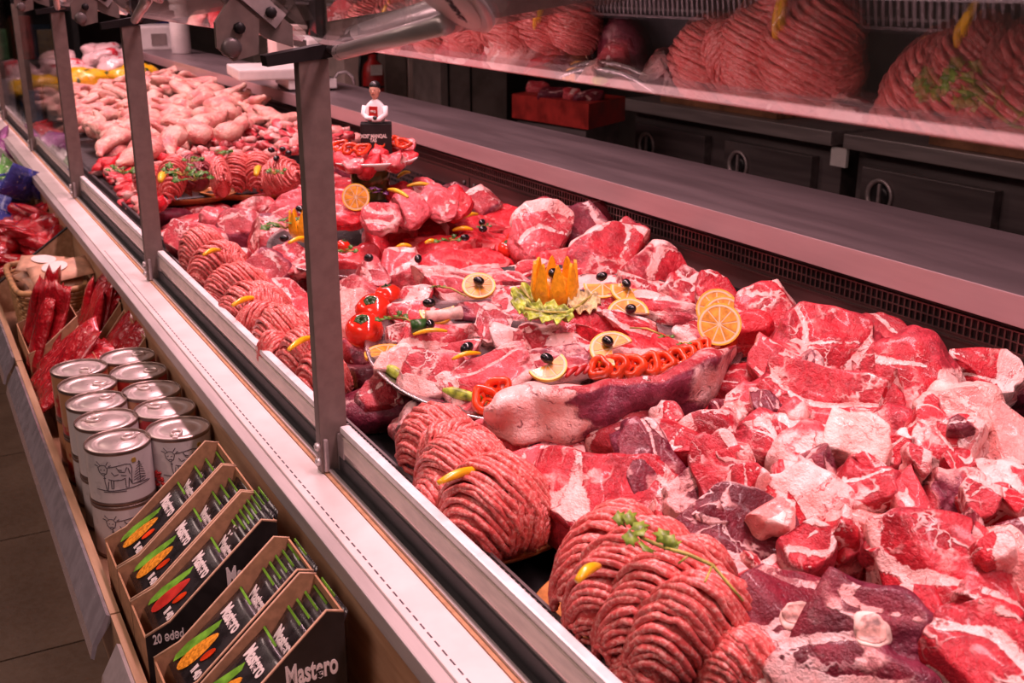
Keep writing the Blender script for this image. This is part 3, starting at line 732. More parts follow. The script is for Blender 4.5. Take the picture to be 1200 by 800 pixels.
# ------------------------------------------------------------------ minced meat
def dish(name, c, rx, ry, label, cat, mat, group=None, rz=0.0, h=.022):
    prof = [(.55, 0), (.80, .004/h*.022), (.97, h*.8), (1.0, h), (.985, h*1.06), (.93, h*.85), (.76, .008), (.02, .006)]
    o = MB().lathe([(r, z) for r, z in prof], 48, Matrix.Diagonal((rx, ry, 1, 1))).build(name, mat, loc=c, rot=(0, 0, rz))
    tag(o, label, cat, group); return o
def strands(rows, n=6):
    """rows: list of (points array, radius); one mesh"""
    V = []; Fc = []; b = 0
    for pts, rad in rows:
        m = len(pts); t = np.gradient(pts, axis=0); t /= np.linalg.norm(t, axis=1)[:, None]+1e-9
        ref = np.array([.31, .52, .8]); u = np.cross(t, ref); u /= np.linalg.norm(u, axis=1)[:, None]+1e-9; w_ = np.cross(t, u)
        r = rad*np.ones(m) if np.isscalar(rad) else rad
        a = np.arange(n)*2*math.pi/n
        ring = pts[:, None, :]+(u[:, None, :]*np.cos(a)[None, :, None]+w_[:, None, :]*np.sin(a)[None, :, None])*r[:, None, None]
        V.append(ring.reshape(-1, 3))
        for i in range(m-1):
            for k in range(n):
                Fc.append((b+i*n+k, b+i*n+(k+1) % n, b+(i+1)*n+(k+1) % n, b+(i+1)*n+k))
        Fc.append(tuple(b+k for k in range(n-1, -1, -1))); Fc.append(tuple(b+(m-1)*n+k for k in range(n)))
        b += m*n
    return np.concatenate(V), Fc
def mince_roll(p0, p1, wid, high, seed, n=26, skew=.30, rad=.0036, lean=(0, 0, 1), wrap=118, segs=20, arch=.02):
    """a hank of mince strands laid over a long core from p0 to p1"""
    rs = np.random.RandomState(seed)
    p0 = np.array(p0); p1 = np.array(p1); ax = p1-p0; Ln = np.linalg.norm(ax); ax /= Ln
    upv = np.array(lean, float); upv -= ax*(upv @ ax); upv /= np.linalg.norm(upv); sd = np.cross(ax, upv)
    rows = []
    def surf(s, phi, k=1.0):
        env = np.clip(1-np.abs(2*s-1)**2.6, 0.02, 1)**.5
        c = p0[None, :]+np.outer(s*Ln, ax)+np.outer(arch*np.sin(np.pi*np.clip(s, 0, 1)), upv)
        return c+np.outer(np.sin(phi)*wid/2*env*k, sd)+np.outer(np.cos(phi)*high*env*k, upv)
    for j in range(n):
        s0 = -.16+1.32*(j+rs.uniform(-.25, .25))/(n-1)
        tt = np.linspace(-1, 1, segs); phi = R(wrap)*tt+rs.uniform(-.1, .1)
        s = np.clip(s0+skew*tt*(1+rs.uniform(-.12, .12)), .015, .985)
        k = 1+rs.uniform(-.03, .05)+.02*np.sin(tt*rs.uniform(3, 7)+rs.uniform(0, 6))
        pts = surf(s, phi, 1)*1.0
        cen = p0[None, :]+np.outer(s*Ln, ax)
        pts = cen+(pts-cen)*k[:, None]+rs.normal(0, .0007, pts.shape)
        rows.append((pts, rad*(1+.13*np.sin(np.arange(segs)*1.7+rs.uniform(0, 6))+rs.uniform(-.1, .1))))
    V, Fc = strands(rows)
    # the solid core
    Vi, Fi = ico(3); core = (Vi[:, :1]*Ln*.47)*ax[None, :]+(Vi[:, 1:2]*wid*.455)*sd[None, :]+(Vi[:, 2:3]*high*.92)*upv[None, :]+((p0+p1)/2+upv*arch*.8)[None, :]
    core = core+np.outer(wob(core, seed, 120)*.001, upv)
    b = len(V); V = np.concatenate([V, core]); Fc += [tuple(b+i for i in f) for f in Fi]
    return V, Fc
def mince_mound(label, rolls, seed=1, group=None, rad=.0036):
    """rolls: (px0, py0, z0, px1, py1, z1, width px, height m)"""
    c = atz((rolls[0][0]+rolls[0][3])/2, (rolls[0][1]+rolls[0][4])/2, rolls[0][2])
    t = empty('mince_mound', c); tag(t, label, 'minced meat', group)
    for i, r in enumerate(rolls):
        a = atz(r[0], r[1], r[2]); b = atz(r[3], r[4], r[5]); w_ = r[6]*mpp((a+b)/2)
        lean = (CAM-(a+b)/2).normalized()*.5+UP
        V, Fc = mince_roll(a, b, w_, r[7], seed*31+i, lean=lean, rad=rad, **(r[8] if len(r) > 8 else {}))
        me = arrmesh('mince_roll', V-np.array(c), Fc); me.materials.append(M['mince'])
        link('mince_roll', me, None, t)
    return t
# nearest plate: four thick twisted rolls
c = atz(765, 730, .945); dish('mince_dish', (c.x+.01, c.y+.0, .930), .135, .125, 'orange rimmed dish under the four twisted mince rolls', 'dish', M['terracotta'])
mince_mound('four thick twisted rolls of pink minced beef by the front rail', [
    (656, 715, .99, 762, 622, 1.02, 80, .050, dict(skew=.24)),
    (670, 748, .985, 806, 640, 1.03, 88, .055, dict(n=28, skew=.26)),
    (704, 776, .985, 852, 668, 1.025, 88, .058, dict(n=28, skew=.26)),
    (738, 792, .99, 876, 712, 1.02, 86, .052, dict(n=26, skew=.28)),
    (716, 812, .965, 800, 790, .97, 60, .03), (820, 812, .975, 910, 778, .99, 64, .035)], 3)
# second plate: looped mound
c = atz(556, 610, .945); dish('mince_dish', (c.x, c.y, .930), .135, .115, 'orange rimmed dish under the looped mince mound', 'dish', M['terracotta'])
mince_mound('tall looped mound of minced beef with a yellow pepper strip on top', [
    (470, 545, .985, 560, 510, 1.015, 70, .045, dict(skew=.4)),
    (492, 590, .985, 600, 545, 1.02, 84, .050, dict(skew=.42, n=30)),
    (500, 566, .99, 590, 530, 1.03, 60, .050, dict(skew=-.35)),
    (520, 640, .975, 640, 580, 1.005, 104, .060, dict(skew=.30, n=32)),
    (560, 628, .98, 640, 606, .99, 78, .050, dict(skew=-.30, n=28)),
    (486, 610, .97, 560, 600, .98, 60, .04, dict(skew=.5)), (548, 652, .955, 580, 640, .96, 36, .02)], 5)
# ================================================================== platters, garnish and the far heaps
def on_plane(Mx, px, py, h=0.0):
    n = Vector((Mx[0][2], Mx[1][2], Mx[2][2])); o = Mx.translation+n*h; d = ray(px, py)
    return CAM+d*((o-CAM).dot(n)/d.dot(n))
def platter(px, py, z, r, k, label):
    c = atz(px, py, z); Mx, _, _ = img_frame(c, 0, k)
    o = MB().lathe([(.5, -.006), (.90, -.004), (.985, .006), (1.0, .0105), (.992, .0125), (.96, .008), (.88, .0), (.02, -.001)], 72, Matrix.Diagonal((r, r, 1, 1))).build('platter', M['tray'], mw=Mx)
    tag(o, label, 'platter'); return Mx
# olive prototypes ---------------------------------------------------
def lathe_mesh(name, prof, mat, n=16, Mx=None):
    me = MB().lathe(prof, n, Mx).mesh(name); me.materials.append(mat); return me
ol = []
for i in range(9):
    th = math.pi*i/8; ol.append((max(.0006, .0085*math.sin(th)), -.0115*math.cos(th)))
olive_me = lathe_mesh('olive', ol, M['olive'], 14)
rsg = random.Random(11)
def olive(pos, label, group='black olives on the meat'):
    o = link('olive', olive_me); o.location = pos+UP*.003; o.rotation_euler = (R(90)+rsg.uniform(-.5, .5), rsg.uniform(-.4, .4), rsg.uniform(0, 6)); s = rsg.uniform(.82, .96); o.scale = (s, s, s)
    tag(o, label, 'olive', group); return o
# citrus slice prototype ----------------------------------------------
def citrus(part=1.0, peel='orange', flesh='orange_in', r=.031):
    n = max(6, int(32*part)); seg = [(math.cos(2*math.pi*part*i/n), math.sin(2*math.pi*part*i/n)) for i in range(n+(0 if part == 1 else 1))]
    def ringmb(r0, r1, h):
        m = MB(); v = []; f = []; N = len(seg)
        for (q, z) in ((r0, -h), (r1, -h), (r1, h), (r0, h)):
            v += [(q*x, q*y, z) for x, y in seg]
        for a in range(4):
            b = (a+1) % 4
            for i in range(N if part == 1 else N-1):
                j = (i+1) % N; f.append((a*N+i, a*N+j, b*N+j, b*N+i))
        if part != 1: f += [(0, N, 2*N, 3*N), (N-1, 4*N-1, 3*N-1, 2*N-1)]
        return m.add(v, f, False)
    t = bpy.data.objects.new('citrus_slice', None); COL.objects.link(t)
    ringmb(r*.93, r, .0024).build('peel', M[peel], t); ringmb(r*.84, r*.93, .0022).build('pith', M['pith'], t)
    k = max(2, int(9*part)); fl = MB()
    for i in range(k):
        a0 = 2*math.pi*part*(i+.06)/k; a1 = 2*math.pi*part*(i+.94)/k
        poly = [(r*.09*math.cos((a0+a1)/2), r*.09*math.sin((a0+a1)/2))]+[(r*.82*math.cos(a0+(a1-a0)*q/4), r*.82*math.sin(a0+(a1-a0)*q/4)) for q in range(5)]
        fl.prism(poly, -.0021, .0021)
    fl.build('flesh', M[flesh], t)
    ringmb(.0, r*.84, .0014).build('membrane', M['pith'], t)
    return t
_cit = {}
def slice_at(Mx, label, kind='orange', part=1.0, group=None):
    key = (kind, part)
    if key not in _cit: _cit[key] = citrus(part, 'orange' if kind == 'orange' else 'lemon', 'orange_in', .031 if kind == 'orange' else .027); o = _cit[key]
    else: o = copy_tree(_cit[key])
    o.matrix_world = Mx; tag(o, label, 'citrus slice', group); return o
# pepper ring prototype ----------------------------------------------
def pepper_ring_mesh(r, seed, hgt=.0085):
    rs = random.Random(seed); n = 36; m = 8; V = []; Fc = []; ph = rs.uniform(0, 6)
    for i in range(n):
        a = 2*math.pi*i/n; rr = r*(1+.13*math.cos(3*a+ph)+.05*math.cos(5*a+ph*2))
        for j in range(m):
            b = 2*math.pi*j/m; q = rr+.0048*math.cos(b)-.001; V.append((q*math.cos(a), q*math.sin(a), hgt*math.sin(b)))
    for i in range(n):
        for j in range(m): Fc.append((i*m+j, ((i+1) % n)*m+j, ((i+1) % n)*m+(j+1) % m, i*m+(j+1) % m))
    mb = MB().add(V, Fc, True)
    for s in range(3):                                    # pale ribs inside the ring
        a = ph/3+2.09*s; mb.tube([(r*.95*math.cos(a), r*.95*math.sin(a), 0), (r*.45*math.cos(a+.2), r*.45*math.sin(a+.2), .001), (r*.1, 0, 0)], [.003, .0022, .002], 6)
    me = mb.mesh('pepper_ring'); me.materials.append(M['pepper']); return me
pr = [pepper_ring_mesh(.0115, i) for i in range(3)]
def ring_at(pos, nrm, label, sc=1.0, spin=0.0, group='red pepper rings along the platter rim', seed=0):
    o = link('pepper_ring', pr[seed % 3]); o.matrix_world = frame(pos, rt, nrm) @ Matrix.Rotation(spin, 4, 'Z') @ Matrix.Scale(sc, 4); tag(o, label, 'pepper ring', group); return o
# curved strip (pepper, lemon peel) -----------------------------------
def strip(px0, py0, px1, py1, z, label, mat='yellow', name='pepper_strip', cat='pepper', wid=.0036, arch=.004, pos=None, group=None, sag=0.0):
    a, b = (atz(px0, py0, z), atz(px1, py1, z)) if pos is None else pos
    d = (b-a); sd = d.normalized().cross(UP); pts = []; rd = []
    for i in range(9):
        s = i/8; pts.append(a+d*s+UP*(arch*math.sin(math.pi*s))+sd*(sag*math.sin(math.pi*s))); rd.append(wid*(.55+.45*math.sin(math.pi*s)))
    c = a.lerp(b, .5); o = MB().tube([p-c for p in pts], rd, 8).build(name, M[mat], loc=c); tag(o, label, cat, group); return o
# parsley ---------------------------------------------------------------
def leaflet(mb, p, d, n, size):
    """a three-lobed leaflet at p pointing along d"""
    d = d.normalized(); s = n.cross(d).normalized(); n = d.cross(s)
    out = [(0, 0), (.28, .22), (.20, .52), (.50, .34), (.66, .50), (.78, .22), (1.0, .0), (.78, -.22), (.66, -.50), (.50, -.34), (.20, -.52), (.28, -.22)]
    v = [p+(d*x+s*y+n*(.18*abs(y)-.12*x*x))*size for x, y in out]; c = p+(d*.45+n*.05)*size
    v2 = [q-n*.0006 for q in v]; N = len(v)
    f = [(N*2, (i), (i+1) % N) for i in range(N)]+[(N*2+1, N+(i+1) % N, N+i) for i in range(N)]+[(i, N+i, N+(i+1) % N, (i+1) % N) for i in range(N)]
    mb.add(v+v2+[c, c-n*.0006], f, True)
def parsley(px, py, z, size, label, n=9, stem=None, pos=None, group=None, mat='green', seed=0):
    rs = random.Random(seed+int(px*7+py)); c = pos if pos is not None else atz(px, py, z)
    t = empty('parsley_sprig', c); tag(t, label, 'herb', group)
    lf = MB(); st = MB()
    for i in range(n):
        a = rs.uniform(0, 6.28); r = rs.uniform(.1, .9)*size; q = Vector((math.cos(a)*r, math.sin(a)*r, rs.uniform(.1, .45)*size))
        st.tube([Vector((0, 0, 0)), q*.5+UP*.002, q], [.0009, .0008, .0006], 5)
        leaflet(lf, q, Vector((math.cos(a+rs.uniform(-.7, .7)), math.sin(a+rs.uniform(-.7, .7)), rs.uniform(-.2, .5))), Vector((rs.uniform(-.5, .2), rs.uniform(-.9, 0), 1)), size*rs.uniform(.42, .62))
    if stem is not None:
        e = stem-c; st.tube([Vector((0, 0, .002)), e*.5+UP*.006, e], [.0016, .0015, .0013], 6)
    lf.build('leaves', M[mat], t); st.build('stem', M['stem'], t); return t
# tomato ---------------------------------------------------------------
def tomato(pos, r, label, group='tomatoes'):
    t = empty('tomato', pos, (rsg.uniform(-.5, .1), rsg.uniform(-.4, .2), rsg.uniform(0, 6))); tag(t, label, 'tomato', group)
    prof = [(.02, -.86), (.45, -.82), (.8, -.55), (1.0, -.05), (.93, .42), (.62, .74), (.28, .82), (.08, .74)]
    MB().lathe([(a*r, b*r) for a, b in prof], 24).build('skin', M['tomato'], t)
    cx = MB()
    for i in range(5):
        a = 1.256*i; leaflet(cx, Vector((0, 0, r*.80)), Vector((math.cos(a), math.sin(a), .1)), UP, r*.42)
    cx.tube([(0, 0, r*.72), (.0, .001, r*1.0)], [.0022, .0016], 6); cx.build('calyx', M['cucumber'], t); return t

# ------------------------------------------------------------------ the steak platter
MP = platter(648, 398, 1.030, .283, .12, 'large round steel platter of steaks around a carved orange')
PN = Vector((MP[0][2], MP[1][2], MP[2][2]))
def chop(px, py, L, W, ang, label, mat='veal', h=.022, th=.038, k=.50, **kw):
    kw.setdefault('top', .34); kw.setdefault('sides', 1); kw.setdefault('name', 'steak'); kw.setdefault('lump', .17); kw.setdefault('rim', .6); kw.setdefault('fat', .5); kw['fat'] = max(kw['fat'], .5)
    return cut_of(px, py, L, W, ang, th, label, mat, k, pos=on_plane(MP, px, py, h), cat='steak', **kw)
chop(690, 330, 120, 34, -6, 'pale pink steak with fat threads behind the carved orange', 'veal', h=.012, fat=.3)
chop(610, 316, 96, 30, 12, 'pink steak with a looping white fat cord at the far platter rim', 'beef_fat', h=.012, fat=.3)
chop(766, 338, 112, 30, -12, 'red strip steak with a pale rind under two olives on orange slices', 'beef', h=.014, fat=.1, fdir=100, fth=.6)
chop(788, 362, 128, 34, -14, 'curved red sirloin steak with an outer white rind', 'beef', h=.022, fat=.05, fdir=95, fth=.55)
chop(545, 338, 140, 48, -8, 'broad pink steak with scattered white fat under a herb stem', 'veal', h=.016, fat=.2)
chop(610, 352, 76, 46, -10, 'salmon pink steak beside the lettuce', 'veal', h=.022, fat=.2)
chop(484, 366, 84, 34, 4, 'fatty pink chop end beside the two tomatoes', 'beef_fat', h=.02, fat=.5)
chop(502, 398, 132, 38, 2, 'long pink lamb chop with a pale bone along its edge', 'veal', h=.026, fat=.1, fdir=-90, fth=.7)
chop(576, 378, 46, 44, 60, 'gnarled chop end with folded grey white fat', 'membrane', h=.03, fat=.75)
chop(692, 386, 230, 44, -6, 'big thin cut steak with wrinkled white fat at one end', 'beef', h=.030, fat=.05, fdir=180, fth=.48)
chop(600, 394, 80, 32, -14, 'wrinkled grey white fat flap of the big thin cut steak', 'membrane', h=.034, fat=.75, fdir=180, fth=-.2)
chop(750, 384, 150, 30, -20, 'red strip steak with a thin white edge lying above the pepper row', 'beef', h=.04, fat=.05, fdir=90, fth=.7)
chop(742, 402, 110, 24, -18, 'lower red strip steak folded under its neighbour', 'fillet', h=.03, fat=.05)
chop(822, 392, 76, 46, -24, 'red steak with a white fat tip before the stacked orange slices', 'beef', h=.024, fat=.15, fdir=-120, fth=.5)
chop(505, 432, 76, 48, -8, 'thick lamb chop with a scalloped white rind over the platter rim', 'veal', h=.034, th=.05, fat=.1, fdir=-95, fth=.5)
chop(572, 436, 122, 52, 18, 'wedge shaped lamb chop with a white bone tip and dark cut end', 'veal', h=.036, th=.05, fat=.1, fdir=-60, fth=.62)
chop(648, 424, 128, 40, 12, 'plum coloured lamb chop with an olive on lemon', 'membrane', h=.03, fat=.12, fdir=-100, fth=.6)
chop(726, 420, 116, 40, -2, 'red steak with a fatty knob above the pepper rings', 'beef', h=.028, fat=.2)
chop(462, 420, 38, 46, 90, 'pale rind end of a chop at the platter rim', 'fat', h=.022, fat=.6)
chop(800, 412, 80, 28, -24, 'slim red steak end along the row of pepper rings', 'fillet', h=.02)
chop(560, 320, 90, 24, 4, 'thin pink steak end at the far rim under the herb stem', 'veal', h=.012)
chop(655, 322, 80, 26, 0, 'rosy steak directly behind the carved orange', 'beef_fat', h=.012)
chop(705, 350, 76, 30, -10, 'marbled steak between the pale lettuce and the curved sirloin', 'beef_fat', h=.018)
chop(560, 362, 70, 26, 0, 'purplish steak strip between the rib bone and the lettuce', 'membrane', h=.016)
chop(530, 412, 90, 26, 8, 'narrow lean lamb strip between two chops', 'veal', h=.02)
chop(660, 404, 90, 26, 0, 'red lean strip between the fat flap and the plum chop', 'beef', h=.022)
chop(478, 388, 60, 22, 0, 'pink marbled end under the cucumber piece', 'beef_fat', h=.02)
chop(628, 392, 76, 32, 6, 'raw lean steak end over the fat flap below the lettuce', 'beef', h=.03)
chop(590, 326, 60, 26, -10, 'small pale steak between the far rim and the lettuce', 'veal', h=.014)
chop(490, 345, 64, 26, 6, 'fat flecked pink steak end beside the small darker tomato', 'beef_fat', h=.014)
# greens and slices under the chops at the rim
for q, lb in (((543, 463), 'bright green cucumber peel strip under the chops at the platter rim'), ((460, 437), 'small green pepper strip at the platter rim')):
    a = on_plane(MP, q[0]-30 if q[0] > 500 else q[0]-8, q[1]-8, .012); b = on_plane(MP, q[0]+22 if q[0] > 500 else q[0]+12, q[1]+5, .012)
    strip(0, 0, 0, 0, 0, lb, 'lettuce', 'green_strip', 'vegetable', .008, .0, pos=(a, b))
for (x, y), lb in (((452, 415), 'half orange slice tucked under the chops beside the tomatoes'), ((582, 470), 'half orange slice peeping out beside the first pepper ring')):
    slice_at(frame(on_plane(MP, x, y, .008), rt, PN), lb, 'orange', .6)
# carved orange
def carved_orange(px, py, wpx, label, petals=8, z=None, pos=None):
    c = pos if pos is not None else on_plane(MP, px, py, .070); r = wpx/2*mpp(c)
    t = empty('carved_orange', c); tag(t, label, 'orange'); n = petals*8; V = []; Fc = []
    rows = 10
    for shell, rr in ((0, 1.0), (1, .86)):
        for j in range(rows+1):
            for i in range(n):
                a = 2*math.pi*i/n; w_ = abs((i % 8)/4-1)      # 1 at notch, 0 at tip
                topz = 1.10-1.30*(w_**1.7)
                u = j/rows; zz = -.92+(topz+.92)*u
                prof = math.sqrt(max(0, 1-min(zz, .55)**2)) if zz < .2 else math.sqrt(1-.04)*(1-.10*(zz-.2))
                prof = max(prof, .36) if zz > -.9 else .36
                q = rr*r*prof; V.append((q*math.cos(a), q*math.sin(a), zz*r*1.02+(0 if shell == 0 else .001)))
    for s in range(2):
        b = s*(rows+1)*n
        for j in range(rows):
            for i in range(n):
                f = (b+j*n+i, b+j*n+(i+1) % n, b+(j+1)*n+(i+1) % n, b+(j+1)*n+i); Fc.append(f if s == 0 else f[::-1])
    for i in range(n):
        k = rows*n; b = (rows+1)*n; Fc.append((k+i, k+(i+1) % n, b+k+(i+1) % n, b+k+i))
    Fc.append(tuple(range(n-1, -1, -1)))
    MB().add(V, Fc, False).build('petals', M['orange'], t)
    MB().ball((0, 0, -.12*r), r*.80, r*.80, r*.62, 20, 12).build('pulp', M['orange_in'], t)
    return t, c, r
co, cc, cr = carved_orange(650, 336, 57, 'orange carved into a pointed flower on lettuce, with an olive between its petals')
olive(on_plane(MP, 648, 322, .092)+(CAM-cc).normalized()*.006, 'black olive stuck between the petals of the carved orange', None)
# lettuce
def lettuce(px, py, L, W, ang, label, mat, seed, h=.018):
    c = on_plane(MP, px, py, h); Mx, su, sv = img_frame(c, ang, .35); m = mpp(c); a, b = L*m/2, W*m*sv/2; n, k = 44, 10; V = []; Fc = []
    for j in range(k+1):
        for i in range(n):
            t_ = 2*math.pi*i/n; r = j/k
            edge = r**3*(.10*math.sin(7*t_+seed)+.09*math.sin(19*t_+2*seed))
            V.append((a*r*(1+edge*.6)*math.cos(t_), b*r*(1+edge*.6)*math.sin(t_), .003+.004*r*r+r**2.2*.0055*(math.sin(11*t_+seed)+.6*math.sin(23*t_+seed*3))-.001*math.sin(6*r*3)))
    for j in range(k):
        for i in range(n): Fc.append((j*n+i, j*n+(i+1) % n, (j+1)*n+(i+1) % n, (j+1)*n+i))
    me = MB().add(V, Fc, True).mesh('lettuce_leaf'); me.materials.append(M[mat]); o = link('lettuce_leaf', me, mw=Mx); tag(o, label, 'lettuce')
    sm = o.modifiers.new('thick', 'SOLIDIFY'); sm.thickness = .0012
    MB().tube([(-a*.9, 0, .009), (-a*.3, .002, .004), (a*.7, 0, .01)], [.003, .0022, .0012], 6).build('rib', M['stem'], o); return o
lettuce(624, 358, 66, 42, -50, 'frilly green lettuce leaf around the foot of the carved orange', 'lettuce', 1, .044)
lettuce(642, 370, 62, 24, -6, 'small frilly lettuce leaf before the carved orange', 'lettuce', 4, .056)
lettuce(684, 358, 40, 30, 35, 'pale wilted lettuce leaf beside the carved orange', 'lettuce2', 2, .052)
# olives with their slices on the platter
def wedge(px, py, h, ang, label, part=.5, kind='orange', k=.45):
    c = on_plane(MP, px, py, h); Mx, _, _ = img_frame(c, ang, k); slice_at(Mx, label, kind, part)
OG = 'black olives on the steak platter'
for (x, y, h, lb, wx, wy, wa, part, kind, wl) in (
    (503, 357, .040, 'black olive on the curved lemon peel by the herb stem', 512, 364, 180, .55, 'lemon', 'curved lemon half slice beside the herb stem'),
    (561, 331, .034, 'black olive on a lemon slice at the far side of the broad pink steak', 561, 335, 0, 1.0, 'lemon', 'lemon slice under an olive on the broad pink steak'),
    (641, 422, .052, 'black olive on lemon on the plum coloured chop', 641, 428, 200, .55, 'lemon', 'lemon half slice on the plum coloured chop'),
    (705, 326, .032, 'black olive on orange right behind the pale lettuce', 706, 333, 180, .5, 'orange', 'orange half slice right behind the pale lettuce'),
    (734, 334, .034, 'black olive on the orange slice over the red strip steak', 738, 338, 170, .5, 'orange', 'orange half slice over the red strip steak'),
    (739, 364, .050, 'black olive lying on the curved sirloin steak', 736, 368, 0, .5, 'orange', 'orange half slice lying on the curved sirloin steak'),
    (712, 402, .052, 'black olive on the upright orange slice above the pepper rings', 717, 409, 20, .7, 'orange', 'upright orange slice above the pepper rings')):
    olive(on_plane(MP, x, y, h+.006), lb, None); wedge(wx, wy, h-.002, wa, wl, part, kind)
olive(on_plane(MP, 504, 382, .05), 'black olive in the row with the cucumber piece', None)
olive(on_plane(MP, 547, 410, .056), 'black olive above the yellow pepper strip on the long lamb chop', None)
a = on_plane(MP, 482, 383, .046); b = on_plane(MP, 500, 381, .046)
c = a.lerp(b, .5); o = MB().tube([a-c, b-c], .0105, 14).build('cucumber_piece', M['cucumber'], loc=c); tag(o, 'stubby dark green cucumber piece on the platter', 'cucumber')
a = on_plane(MP, 500, 371, .04); b = on_plane(MP, 540, 366, .036); c = a.lerp(b, .5)
o = MB().tube([a-c, (b-a)*.1, b-c], [.009, .008, .0105], 12).build('rib_bone', M['bone'], loc=c); tag(o, 'smooth pale rib bone lying on the chops', 'bone')
strip(0, 0, 0, 0, 0, 'yellow pepper strip under the cucumber piece', pos=(on_plane(MP, 484, 392, .048), on_plane(MP, 524, 388, .048)))
strip(0, 0, 0, 0, 0, 'yellow pepper strip under the olive on the long lamb chop', pos=(on_plane(MP, 530, 421, .052), on_plane(MP, 563, 414, .052)))
# stack of orange slices
for i, (x, y) in enumerate(((840, 362), (848, 371), (843, 380))):
    Mx, _, _ = img_frame(on_plane(MP, x, y, .045+.008*i), 10-20*i, .8); slice_at(Mx, ('rearmost', 'middle', 'foremost')[i]+' of three fanned orange slices at the end of the pepper row', 'orange')
# row of pepper rings
ringpx = [(846, 386, 1.3), (848, 397, 1.45), (833, 401, 1.0), (823, 407, 1.0), (814, 411, 1.0), (804, 416, 1.05), (793, 421, 1.15), (778, 425, 1.15), (761, 427, 1.2), (742, 429, 1.25), (722, 429, 1.25), (703, 431, 1.15)]
for i, (x, y, s) in enumerate(ringpx):
    tc = (CAM-on_plane(MP, x, y, .04)).normalized()
    lb = {0: 'red pepper ring leaning on the fanned orange slices', 1: 'widest red pepper ring before the fanned orange slices'}.get(i, 'orange red pepper ring in the overlapping row along the brisket')
    ring_at(on_plane(MP, x, y, .034), (tc+UP*.55-rt*.35), lb, s, i*.9, 'red pepper rings in the row along the brisket' if i > 1 else None, i)
for i, (x, y) in enumerate(((690, 434), (680, 436), (669, 438), (658, 440))):
    a = on_plane(MP, x-6, y+4, .03); b = on_plane(MP, x+8, y-8, .036)
    strip(0, 0, 0, 0, 0, 'dark red pepper sliver beside the pepper ring row', 'red', 'pepper_sliver', 'pepper', .004, .002, pos=(a, b), group='dark red pepper slivers')
for i, (x, y) in enumerate(((601, 443), (584, 456), (569, 468))):
    ring_at(on_plane(MP, x, y, .022), (CAM-on_plane(MP, x, y)).normalized()+UP*.3, ('small red pepper ring between the wedge shaped chop and the brisket', 'middle red pepper ring above the creamy brisket end', 'lowest red pepper ring at the creamy brisket end')[i], 1.15+.1*i, i, None, i)
parsley(0, 0, 0, .014, 'short herb stem with a leaf tuft on the broad pink steak', 5, on_plane(MP, 546, 347, .036), on_plane(MP, 512, 337, .036))
parsley(0, 0, 0, .022, 'parsley tuft beside the cucumber piece', 10, on_plane(MP, 488, 380, .04), on_plane(MP, 461, 374, .036))
parsley(0, 0, 0, .013, 'parsley leaf with a long stem on the red strip steaks', 4, on_plane(MP, 738, 384, .05), on_plane(MP, 778, 395, .046))
parsley(0, 0, 0, .012, 'dark parsley leaf above the pepper rings', 4, None, on_plane(MP, 799, 403, .042))
for (x, y, r, lb) in ((427, 388, 23, 'ripe tomato touching the platter rim, lower of the pair'), (438, 365, 22, 'ripe tomato above the lower tomato'), (455, 348, 17, 'small darker tomato behind the pair')):
    p = heap(x, y, .04); tomato(p, r*mpp(p), lb, None)

# ------------------------------------------------------------------ the fillet platter with the tiered stand
MF = platter(462, 286, 1.020, .262, .06, 'round steel platter of red fillets and a tiered stand')
def fil(px, py, L, W, ang, label, mat='fillet', h=.02, th=.045, k=.42, **kw):
    kw.setdefault('top', .34); kw.setdefault('sides', 1); kw.setdefault('name', 'fillet')
    return cut_of(px, py, L, W, ang, th, label, mat, k, pos=on_plane(MF, px, py, h), cat='fillet', **kw)
fil(345, 298, 62, 40, 6, 'dark red fillet at the rim with an olive on it, beside the grey post', 'beef', h=.03, th=.05, fat=.1)
fil(415, 300, 66, 36, 0, 'reddish fillet behind the grey post', 'fillet')
fil(438, 316, 44, 36, 0, 'greyish pink squared chop at the fillet platter rim', 'membrane', h=.03, th=.06, fat=.35, box=4)
fil(470, 308, 60, 40, 4, 'squared pork chop with white fat border at the fillet platter rim', 'veal', h=.036, th=.07, fat=.2, fdir=80, fth=.6, box=4)
fil(520, 312, 70, 48, 6, 'thick round red fillet at the front rim', 'fillet', h=.036, th=.07)
fil(562, 302, 66, 42, 10, 'pair red fillet beside the tomatoes', 'fillet', h=.036, th=.06)
fil(520, 284, 110, 26, 0, 'flat red fillet slices under a lemon strip', 'fillet', h=.034)
fil(560, 278, 90, 30, 4, 'flat red fillet slice with an olive and parsley', 'fillet', h=.034)
fil(548, 258, 100, 24, -2, 'long red fillet below the olive and lemon pieces', 'fillet', h=.03)
fil(590, 252, 54, 34, -20, 'shiny red fillet with purple sheen at the far rim', 'fillet', h=.03)
fil(610, 285, 40, 46, 60, 'rose red fillet end behind the tomatoes', 'fillet', h=.025)
fil(440, 280, 40, 34, 100, 'curled red fillet under the lower tier', 'fillet', h=.03, th=.05)
fil(468, 277, 40, 28, 0, 'plump red fillet under the lower tier', 'fillet', h=.035, th=.05)
fil(500, 270, 44, 36, 20, 'red fillet with a pale wedge under the lower tier', 'fillet', h=.035, th=.05, fat=.2, fdir=0, fth=.6)
